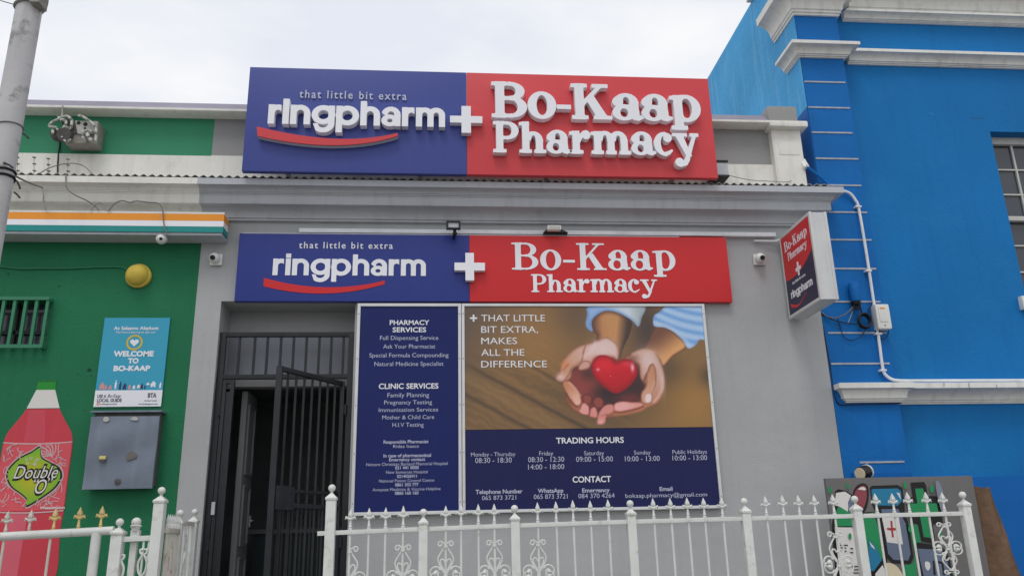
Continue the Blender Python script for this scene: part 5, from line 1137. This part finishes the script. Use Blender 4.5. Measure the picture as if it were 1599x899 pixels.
gp('green_paint', M_POLYG, [(190, 340), (300, 400), (330, 420), (455, 385), (500, 520), (535, 720), (500, 760), (330, 620), (310, 490), (170, 490), (165, 400)])
gp('white_paint', M_BOTW, [(172, 238), (240, 228), (285, 258), (268, 300), (262, 380), (195, 340), (160, 330)])
gp('slate_paint', M_SLATE, [(285, 260), (300, 300), (310, 380), (270, 385), (262, 310)])
gp('black_outline', M_INK, [(300, 240), (330, 185), (380, 165), (415, 195), (418, 290), (390, 380), (340, 390), (300, 320)], True)
gp('maroon_paint', M_MAR, [(312, 245), (340, 200), (380, 182), (402, 205), (402, 290), (375, 360), (345, 360), (312, 310)], True)
gp('white_paint', M_BOTW, [(340, 210), (372, 192), (398, 206), (390, 218), (360, 214)], True)
gp('black_outline', M_INK, [(428, 200), (445, 184), (640, 178), (675, 200), (692, 300), (694, 390), (720, 460), (760, 720), (740, 775), (600, 770), (550, 720), (500, 440), (448, 330)])
gp('blue_paint', M_SKYB, [(440, 216), (455, 208), (640, 204), (665, 225), (672, 300), (640, 335), (470, 332), (450, 290)])
gp('white_paint', M_BOTW, [(630, 235), (655, 240), (664, 290), (652, 270)])
gp('slate_paint', M_SLATE, [(515, 362), (645, 360), (672, 420), (700, 470), (738, 700), (720, 750), (610, 745), (568, 700)])
gp('white_paint', M_BOTW, [(515, 400), (648, 420), (680, 628), (560, 612)])
gp('red_cross', mat('mural_red_cross', (168, 60, 66), .6), [(584, 450), (600, 450), (603, 500), (635, 506), (633, 522), (605, 524), (612, 575), (596, 575), (590, 524), (560, 518), (558, 502), (588, 503)])
gp('black_outline', M_INK, [(738, 160), (840, 155), (855, 180), (866, 262), (930, 262), (955, 285), (985, 470), (965, 480), (905, 470), (925, 600), (905, 620), (820, 600), (795, 470), (735, 465), (715, 400), (705, 275), (755, 270)])
gp('green_paint', M_POLYG, [(772, 205), (832, 203), (860, 315), (935, 318), (950, 385), (870, 392), (905, 580), (838, 572), (805, 388), (730, 382), (722, 318), (790, 318)])
gp('green_paint', M_POLYG, [(720, 470), (790, 480), (815, 610), (770, 640), (790, 900), (650, 900), (690, 790), (760, 770), (770, 700)])
gp('black_outline', M_INK, [(765, 640), (790, 612), (960, 640), (1010, 680), (1040, 760), (1065, 900), (820, 900)])
gp('slate_paint', M_SLATE, [(790, 660), (950, 668), (990, 700), (1020, 770), (1045, 900), (845, 900)])
gp('white_paint', M_BOTW, [(850, 760), (880, 765), (888, 800), (870, 826), (850, 800)], True)
gp('black_outline', M_INK, [(905, 750), (918, 752), (930, 860), (912, 860)]); gp('black_outline', M_INK, [(930, 750), (985, 760), (1000, 860), (985, 860), (972, 774), (932, 768)])
gp('green_paint', M_POLYG, [(1000, 660), (1008, 700), (1020, 690)])
gp('white_paint', M_BOTW, [(162, 498), (295, 500), (330, 630), (350, 900), (205, 900)])
gp('blue_paint', M_SKYB, [(420, 590), (470, 640), (520, 745), (460, 830), (420, 830)])
gp('white_paint', M_BOTW, [(424, 605), (455, 640), (470, 668), (440, 645)])
gp('white_paint', M_BOTW, [(470, 850), (525, 785), (560, 860), (560, 900), (470, 900)])
gp('cream_paint', M_CREAMP, [(548, 790), (575, 768), (640, 800), (690, 900), (590, 900)], True)
for (v, u0, u1) in ((635, 195, 215), (635, 230, 262), (655, 205, 222), (655, 232, 250), (680, 205, 225), (680, 235, 252), (660, 280, 302), (690, 280, 304), (795, 288, 342), (820, 295, 345), (845, 305, 350)): gp('black_mark', M_INK, [(u0, v-5), (u1, v-4), (u1, v+4), (u0, v+3)])
for (u, v, r) in ((125, 215, 22), (262, 185, 18), (698, 178, 22), (900, 205, 26), (948, 205, 17), (965, 550, 22), (278, 565, 20), (735, 505, 26)): gp('green_drip', M_POLYG, [(u-r*.6, v), (u, v-r*1.2), (u+r*.6, v), (u+r*.3, v+r*1.1), (u-r*.3, v+r*1.1)], True)
gp('pale_spray', mat('mural_spray', (124, 132, 146), .7), [(928, 165), (955, 155), (990, 260), (985, 400), (950, 300)], True)
# timber leaning beside the board
TY = -.32
tb = []
for (l, r) in (((1150, 203), (1337, 200)), ((1180, 330), (1378, 345)), ((1215, 520), (1444, 500)), ((1250, 700), (1504, 690)), ((1280, 870), (1574, 870)), ((1330, 1150), (1660, 1150)), ((1400, 1500), (1760, 1500))):
    a, b = P(*bz(*l), TY), P(*bz(*r), TY); tb.append((a, b))
a, b = tb[-1]
m = MB(); rows = []; nn = 14
dl, dr_ = tb[-1][0]-tb[-2][0], tb[-1][1]-tb[-2][1]
zlow = FL
k_ = (tb[-1][0].z-zlow)/max(.01, -dl.z); tb.append((tb[-1][0]+dl*k_, tb[-1][1]+dr_*k_))
fine = []
for (a, b), (c_, d_) in zip(tb, tb[1:]):
    for q in range(5): fine.append((a.lerp(c_, q/5), b.lerp(d_, q/5)))
fine.append(tb[-1])
for i, (a, b) in enumerate(fine):
    c = (a+b)/2; R_ = (b.x-a.x)/2; rr = random.Random(i)
    rows.append([m.bm.verts.new((c.x+R_*math.cos(t)*(1+.035*math.sin(5*t+i*.3)+rr.uniform(-.02, .02)), TY+.06*math.sin(t)*(1+.1*math.sin(3*t)), c.z+.01*math.cos(3*t))) for t in np.linspace(0, 2*math.pi, nn+1)[:-1]])
for p, q in zip(rows, rows[1:]):
    for k in range(nn): m.bm.faces.new((p[k], p[(k+1) % nn], q[(k+1) % nn], q[k]))
m.bm.faces.new(rows[0]); m.bm.faces.new(rows[-1][::-1])
tag(m.build('timber_post', M_LOG, smooth=60), 'rough brown timber slab leaning beside the painted board', 'timber')

# --- fence
FY_ = -1.2
def link_copy(me_obj, name, parent, loc, sc=(1, 1, 1)):
    o = bpy.data.objects.new(name, me_obj.data); COL.objects.link(o); o.parent = parent; o.location = Vector(loc)-worldloc(parent); o.scale = sc; return o
def post_mb(x, y, zb, zt_, w_=.05, tall=True):
    m = MB(); m.box(x-w_/2, x+w_/2, y-w_/2, y+w_/2, zb, zt_-.088); return m
def ball_mb(x, y, zt_, w_=.05):
    h = w_/2; m = MB()
    m.lathe([(h*1.14, 0), (h*1.18, .004), (h*1.18, .013), (h*1.02, .018), (h*.70, .026), (h*.42, .036)], (x, y, zt_-.092), (0, 0, 1), sq=True)
    m.lathe([(h*.44, 0), (.009, .007), (.0075, .014), (.010, .020)], (x, y, zt_-.058), (0, 0, 1), 12); m.ball((x, y, zt_-.0215), .0225, 16); return m
def make_post(root, x, y, zb, ztop, w_=.05, mm=None, m_ball=None):
    p = post_mb(x, y, zb, ztop, w_).build('post', mm or M_FENCE, root, bevel=.003); ball_mb(x, y, ztop, w_).build('ball_finial', m_ball or mm or M_FENCE, p); return p
def spear_mb(x, y, zb, s=1.0):
    m = MB(); m.lathe([(.011*s, 0), (.012*s, .008*s), (.008*s, .012*s), (.011*s, .02*s), (.008*s, .024*s), (.0055*s, .06*s), (.007*s, .066*s)], (x, y, zb), (0, 0, 1), 12)
    # side curls and flat pointed blade
    m.tube([(x-.031*s, y, zb+.064*s), (x-.027*s, y, zb+.076*s), (x-.014*s, y, zb+.070*s), (x, y, zb+.064*s), (x+.014*s, y, zb+.070*s), (x+.027*s, y, zb+.076*s), (x+.031*s, y, zb+.064*s)], [.004*s, .0085*s, .0085*s, .011*s, .0085*s, .0085*s, .004*s], 8)
    m.lathe([(.006*s, 0), (.0125*s, .012*s), (.0118*s, .022*s), (.0005, .056*s)], (x, y, zb+.072*s), (0, 0, 1), sq=True)
    return m
fr = thing('garden_fence', 'white wrought iron fence with spear tips and scrolls before the pharmacy wall', 'fence', (1.2, FY_, FL))
POSTS = [(515.5, 832.0), (661, 825.5), (804, 820), (985.5, 814), (1164.5, 809), (1338, 805), (1508, 801)]
def railz(px):
    for (a, ya), (b, yb) in zip(POSTS, POSTS[1:]):
        if px <= b or b == POSTS[-1][0]: t = (px-a)/(b-a); return PZ(px, ya+(yb-ya)*t, FY_)
TOPS = (757, 795, 789, 781.5, 778, 774.5, 768)
for (px, py), ty in zip(POSTS, TOPS):
    make_post(fr, PX(px, py, FY_), FY_, FL, PZ(px, ty-1, FY_), .058 if px < 520 else .053)
for i in range(6):
    xa_, xb_ = PX(*POSTS[i], FY_), PX(*POSTS[i+1], FY_); za, zb = railz(POSTS[i][0]), railz(POSTS[i+1][0])
    m = MB(); m.bar((xa_+(.026 if i else -.075), FY_, za), (xb_-.026, FY_, zb), .026, .024); m.build('rail', M_FENCE, fr, bevel=.003)
    m = MB(); m.bar((xa_+.026, FY_, FL+.08), (xb_-.026, FY_, FL+.08), .026, .024); m.build('rail', M_FENCE, fr, bevel=.003)
SPE = [547, 576, 602, 629.5, 696, 720, 747, 772, 840, 869, 895.7, 923, 951, 1022, 1049, 1075.7, 1101.6, 1130, 1199, 1226, 1251, 1276, 1305.6, 1373, 1400, 1424, 1453, 1479]
s0 = None
for px in SPE:
    z = railz(px); x = PX(px, 820, FY_); s_ = (PZ(px, 0, FY_)*0+1.0)
    if s0 is None: s0 = spear_mb(0, 0, 0).build('spear_tip', M_FENCE); s0.parent = fr; s0.location = Vector((x, FY_, z+.012))-worldloc(fr)
    else: link_copy(s0, 'spear_tip', fr, (x, FY_, z+.012), (1, 1, random.uniform(.95, 1.03)))
    m = MB(); m.tube([(x, FY_, FL+.09), (x, FY_, z-.012)], .0075, 8); m.build('bar', M_FENCE, fr)
def spiral(c, r0, r1, a0, a1, n=16): return [(c[0]+(r0+(r1-r0)*k/n)*math.cos(a0+(a1-a0)*k/n), c[1]+(r0+(r1-r0)*k/n)*math.sin(a0+(a1-a0)*k/n)) for k in range(n+1)]
def scroll_strokes():
    """half of the ornament, metres about the bar, z down from the top"""
    k = .00045; S = []
    S.append([(8*k, 0)]+spiral((72*k, -4*k), 40*k, 14*k, math.pi*.85, -math.pi*1.35))                       # top curl
    S.append(smooth_poly([(20*k, -50*k), (62*k, -110*k), (102*k, -180*k), (92*k, -245*k), (60*k, -310*k), (10*k, -380*k)], False, 4))
    S.append(smooth_poly([(6*k, -240*k), (28*k, -205*k), (58*k, -200*k), (72*k, -235*k), (50*k, -290*k), (12*k, -350*k)], False, 4))
    S.append(smooth_poly([(72*k, -320*k), (95*k, -295*k), (80*k, -330*k)], False, 3))
    S.append([(60*k, -330*k)]+spiral((140*k, -372*k), 88*k, 28*k, math.pi*.72, -math.pi*1.5, 22))
    return S
def scroll_mb(x, y, zt_, halves=(-1, 1)):
    m = MB()
    for h in halves:
        for flip in (0, 1):
            for s_ in scroll_strokes():
                m.tube([(x+h*a, y, zt_+b if not flip else zt_-2*400*.00045-b) for a, b in s_], .0052, 6)
            c = (x+h*140*.00045, zt_-372*.00045 if not flip else zt_-800*.00045+372*.00045); m.ball((c[0], y-.004, c[1]), .013, 10)
    m.lathe([(.0145, 0), (.0145, .016)], (x, y, zt_-.022), (0, 0, 1), 10); m.lathe([(.013, 0), (.013, .02)], (x, y, zt_-.195), (0, 0, 1), 10); m.lathe([(.0145, 0), (.0145, .016)], (x, y, zt_-.35), (0, 0, 1), 10); return m
sc0 = None
for px, off in ((629.5, 26), (696, 22), (772, 23), (840, 24.5), (1305.6, 26), (1479, 16)):
    x = PX(px, 850, FY_); z = PZ(px, (POSTS[0][1]-(px-515)*.031)+off, FY_)
    if sc0 is None: sc0 = scroll_mb(0, 0, 0).build('scroll', M_FENCE); sc0.parent = fr; sc0.location = Vector((x, FY_, z))-worldloc(fr)
    else: link_copy(sc0, 'scroll', fr, (x, FY_, z), (1, 1, 1) if px < 1400 else (1.0, 1, .8))
x = PX(547, 850, FY_); scroll_mb(x, FY_, PZ(547, 857, FY_), (1,)).build('scroll', M_FENCE, fr)
# lean-back stay behind the fifth post
# --- left tubular rail with worn gold spears
lt = thing('tubular_railing', 'white tubular railing with worn gold spear tips before the green wall', 'railing', (-3, FY_, FL))
A, B_ = P(-40, 839.5, FY_), P(178, 827.5, FY_); A = A+(A-B_)*1.5
m = MB(); m.tube([A, B_], .024, 16); m.build('rail', M_FENCE, lt)
def onrail(px): x = PX(px, 832, FY_); t = (x-A.x)/(B_.x-A.x); return A.lerp(B_, t)
for px in (-30, 8, 44.5, 82.5, 121, 155.5):
    q = onrail(px); spear_mb(q.x, FY_, q.z+.016, 1.0).build('spear_tip', M_GOLD if px > 60 else M_FENCEO, lt)
for px, rad in ((148, .028), (-150, .028)):
    q = onrail(px+3); m = MB(); m.tube([(q.x, FY_, FL), (q.x, FY_, q.z-.01)], rad, 14); m.build('post', M_FENCE, lt)
for px in (80, 8, -60):
    q = onrail(px); m = MB(); m.tube([(q.x, FY_, FL+.05), (q.x, FY_, q.z-.01)], .008, 8); m.build('bar', M_FENCEO, lt)
# --- left gate pier panel
lp_ = thing('fence_panel', 'short white iron fence panel with tall ball post left of the open gate', 'fence', (PX(215, 850, FY_), FY_, FL))
xs_, xt_ = PX(185.5, 830, FY_), PX(246, 830, FY_)
make_post(lp_, xs_, FY_, FL, PZ(186, 809, FY_), .064); make_post(lp_, xt_, FY_, FL, PZ(247.5, 760, FY_), .06)
zr = PZ(212, 841, FY_); m = MB(); m.bar((xs_+.032, FY_, zr), (xt_-.03, FY_, zr+.004), .03, .028); m.build('rail', M_FENCE, lp_, bevel=.003)
m = MB(); m.bar((xs_+.032, FY_, PZ(160, 898, FY_)-.03), (xs_-.12, FY_, PZ(160, 898, FY_)-.03), .022, .02); m.build('rail', M_FENCE, lp_)
xb_ = PX(213, 815, FY_); m = MB(); m.box(xb_-.024, xb_+.024, FY_-.01, FY_+.03, zr+.014, zr+.05); m.ball((xb_, FY_, zr+.095), .028, 12); m.lathe([(.02, 0), (.026, .02), (.034, .03), (.018, .04)], (xb_, FY_, zr+.045), (0, 0, 1), 12); m.build('finial', M_FENCE, lp_)
m = MB(); m.box(xb_-.03, xb_+.008, FY_+.02, FY_+.05, FL, zr-.016); m.build('middle_post', M_FENCE, lp_, bevel=.003)
for dx_ in (-.075, .055, .085):
    m = MB(); m.tube([(xb_+dx_, FY_, FL), (xb_+dx_, FY_, zr-.014)], .007, 8); m.build('bar', M_FENCE, lp_)
for dx_, yy in ((-.065, 866), (.062, 858)):
    q = PZ(200, yy, FY_); m = MB()
    for h in (-1, 1): m.tube([Vector((xb_+dx_+h*a, FY_-.008, q+b)) for a, b in smooth_poly([(.002, 0), (.02, .0), (.016, -.02), (.006, -.03), (.024, -.07), (.02, -.12), (.004, -.15), (.022, -.17), (.012, -.19)], False, 3)], .0065, 6)
    m.build('scroll', M_FENCE, lp_)
# --- gate leaf opened inwards
gl = thing('garden_gate', 'rusting white iron gate leaf swung open towards the pharmacy wall', 'gate', (xt_, -.8, FL))
Y0, Y1, Y2 = FY_+.06, -.72, -.34
xg = xt_+.03; g1 = PX(279, 830, Y1); g2 = PX(301.5, 830, Y2)
make_post(gl, g1, Y1, FL+.05, PZ(279, 795.5, Y1), .045); make_post(gl, g2, Y2, FL+.05, PZ(303.5, 794, Y2), .055)
r0, r1, r2_ = PZ(255, 833, Y0), PZ(279, 829, Y1), PZ(300, 817.5, Y2)
m = MB(); m.bar((xg, Y0, r1), (g1, Y1, r1), .03, .03); m.bar((g1, Y1, r2_), (g2, Y2, r2_), .024, .024); m.build('rail', M_FENCEO, gl, bevel=.003)
for k in range(7):
    t = (k+.5)/7; x, y = xg+(g1-xg)*t, Y0+(Y1-Y0)*t
    m = MB(); m.tube([(x, y, FL+.1), (x, y, r1)], .009, 8); m.build('bar', M_FENCEO, gl)
    m = MB(); m.lathe([(.011, 0), (.013, .02), (.008, .03), (.011, .045), (.0008, .085)], (x, y, r1+.012), (0, 0, 1), 10); m.build('spear_tip', M_FENCE, gl)
for k in range(4):
    t = (k+.5)/4; x, y = g1+(g2-g1)*t, Y1+(Y2-Y1)*t
    m = MB(); m.tube([(x, y, FL+.1), (x, y, r2_)], .008, 8); m.build('bar', M_FENCE, gl)
for t, zz in ((.55, r1-.08), (.82, r1-.06)):
    x, y = xg+(g1-xg)*t, Y0+(Y1-Y0)*t; m = MB()
    for h in (-1, 1): m.tube([Vector((x-.012, y+h*a, zz+b)) for a, b in smooth_poly([(.0, 0), (.04, .0), (.03, -.03), (.01, -.05), (.05, -.10), (.03, -.16), (.0, -.2)], False, 3)], .008, 6)
    m.build('scroll', M_FENCEO, gl)
x, y = (g1+g2)/2, (Y1+Y2)/2; zz = r2_-.08; m = MB()
for h in (-1, 1): m.tube([Vector((x-.012, y+h*a, zz+b)) for a, b in smooth_poly([(.0, 0), (.04, .0), (.03, -.03), (.01, -.05), (.05, -.10), (.03, -.16), (.0, -.2)], False, 3)], .008, 6)
m.ball((x-.01, y, zz+.01), .016, 10); m.build('scroll', M_FENCE, gl)

# ================================================================== utility pole
PYY = -2.0
up = thing('utility_pole', 'weathered pale utility pole with wire straps at the left', 'pole', (PX(43, 20, PYY), PYY, 0))
c0, c1 = P(43, 16, PYY), P(12, 215, PYY); rt = (PX(62.5, 22, PYY)-PX(23.5, 22, PYY))/2; px_ = (c0.x+c1.x)/2
m = MB(); m.tube([(px_, PYY, 0), (px_, PYY, 1.5), (px_, PYY, 3), (px_, PYY, c0.z+.02)], [rt*1.12, rt*1.08, rt*1.03, rt*.985], 28); m.tube([(px_, PYY, c0.z+.02), (px_, PYY, c0.z+.04), (px_, PYY, c0.z+.06), (px_, PYY, 7)], [rt*.985, rt*.86, rt*.83, rt*.75], 28); m.build('shaft', M_POLE, up)
for yy, hh, mm in ((200, .008, M_CABLE), (271, .016, M_BLACKP), (280, .018, M_BLACKP), (11, .02, M_FIX)):
    z = PZ(20, yy, PYY); R_ = rt*1.06
    m = MB(); m.tube([(px_+R_*math.cos(t), PYY+R_*math.sin(t), z+.012*math.cos(t)) for t in np.linspace(0, 2*math.pi, 33)], hh*.45, 6, False); m.build('strap', mm, up)
bx = PX(62, 10, PYY-.02); m = MB(); m.box(bx-.02, bx+.035, PYY-.10, PYY+.0, PZ(60, 19, PYY), PZ(60, -40, PYY)); m.box(bx+.035, bx+.16, PYY-.06, PYY-.02, PZ(70, 2, PYY), PZ(70, -6, PYY)); m.build('bracket', M_FIX, up, bevel=.004)
m = MB()
for a in ([(26, 282), (30, 290), (31.5, 295)], [(22, 300), (27, 304), (31, 309)], [(35, 208), (40, 211), (44.5, 216)], [(20, 262), (15, 258), (6, 254)]):
    m.tube([P(u, v, PYY-.06) for u, v in a], .005)
m.build('wire_end', M_BLACKP, up)
for pts in ([(68, 20), (73, 12), (75, 4), (75.5, -2)], [(-10, -2), (10, 4), (24, 8)]):
    m = MB(); m.tube([P(u, v, PYY-.04) for u, v in smooth_poly(pts, False, 4)], .003); m.build('loose_wire', M_CABLE, up)
cable(cp((24, 275, PYY), (40, 283, -1.4), (55, 289, -.8), (66, 293, -.28)), .006, 'service wire from the utility pole to the cream cornice', 'service_wire')
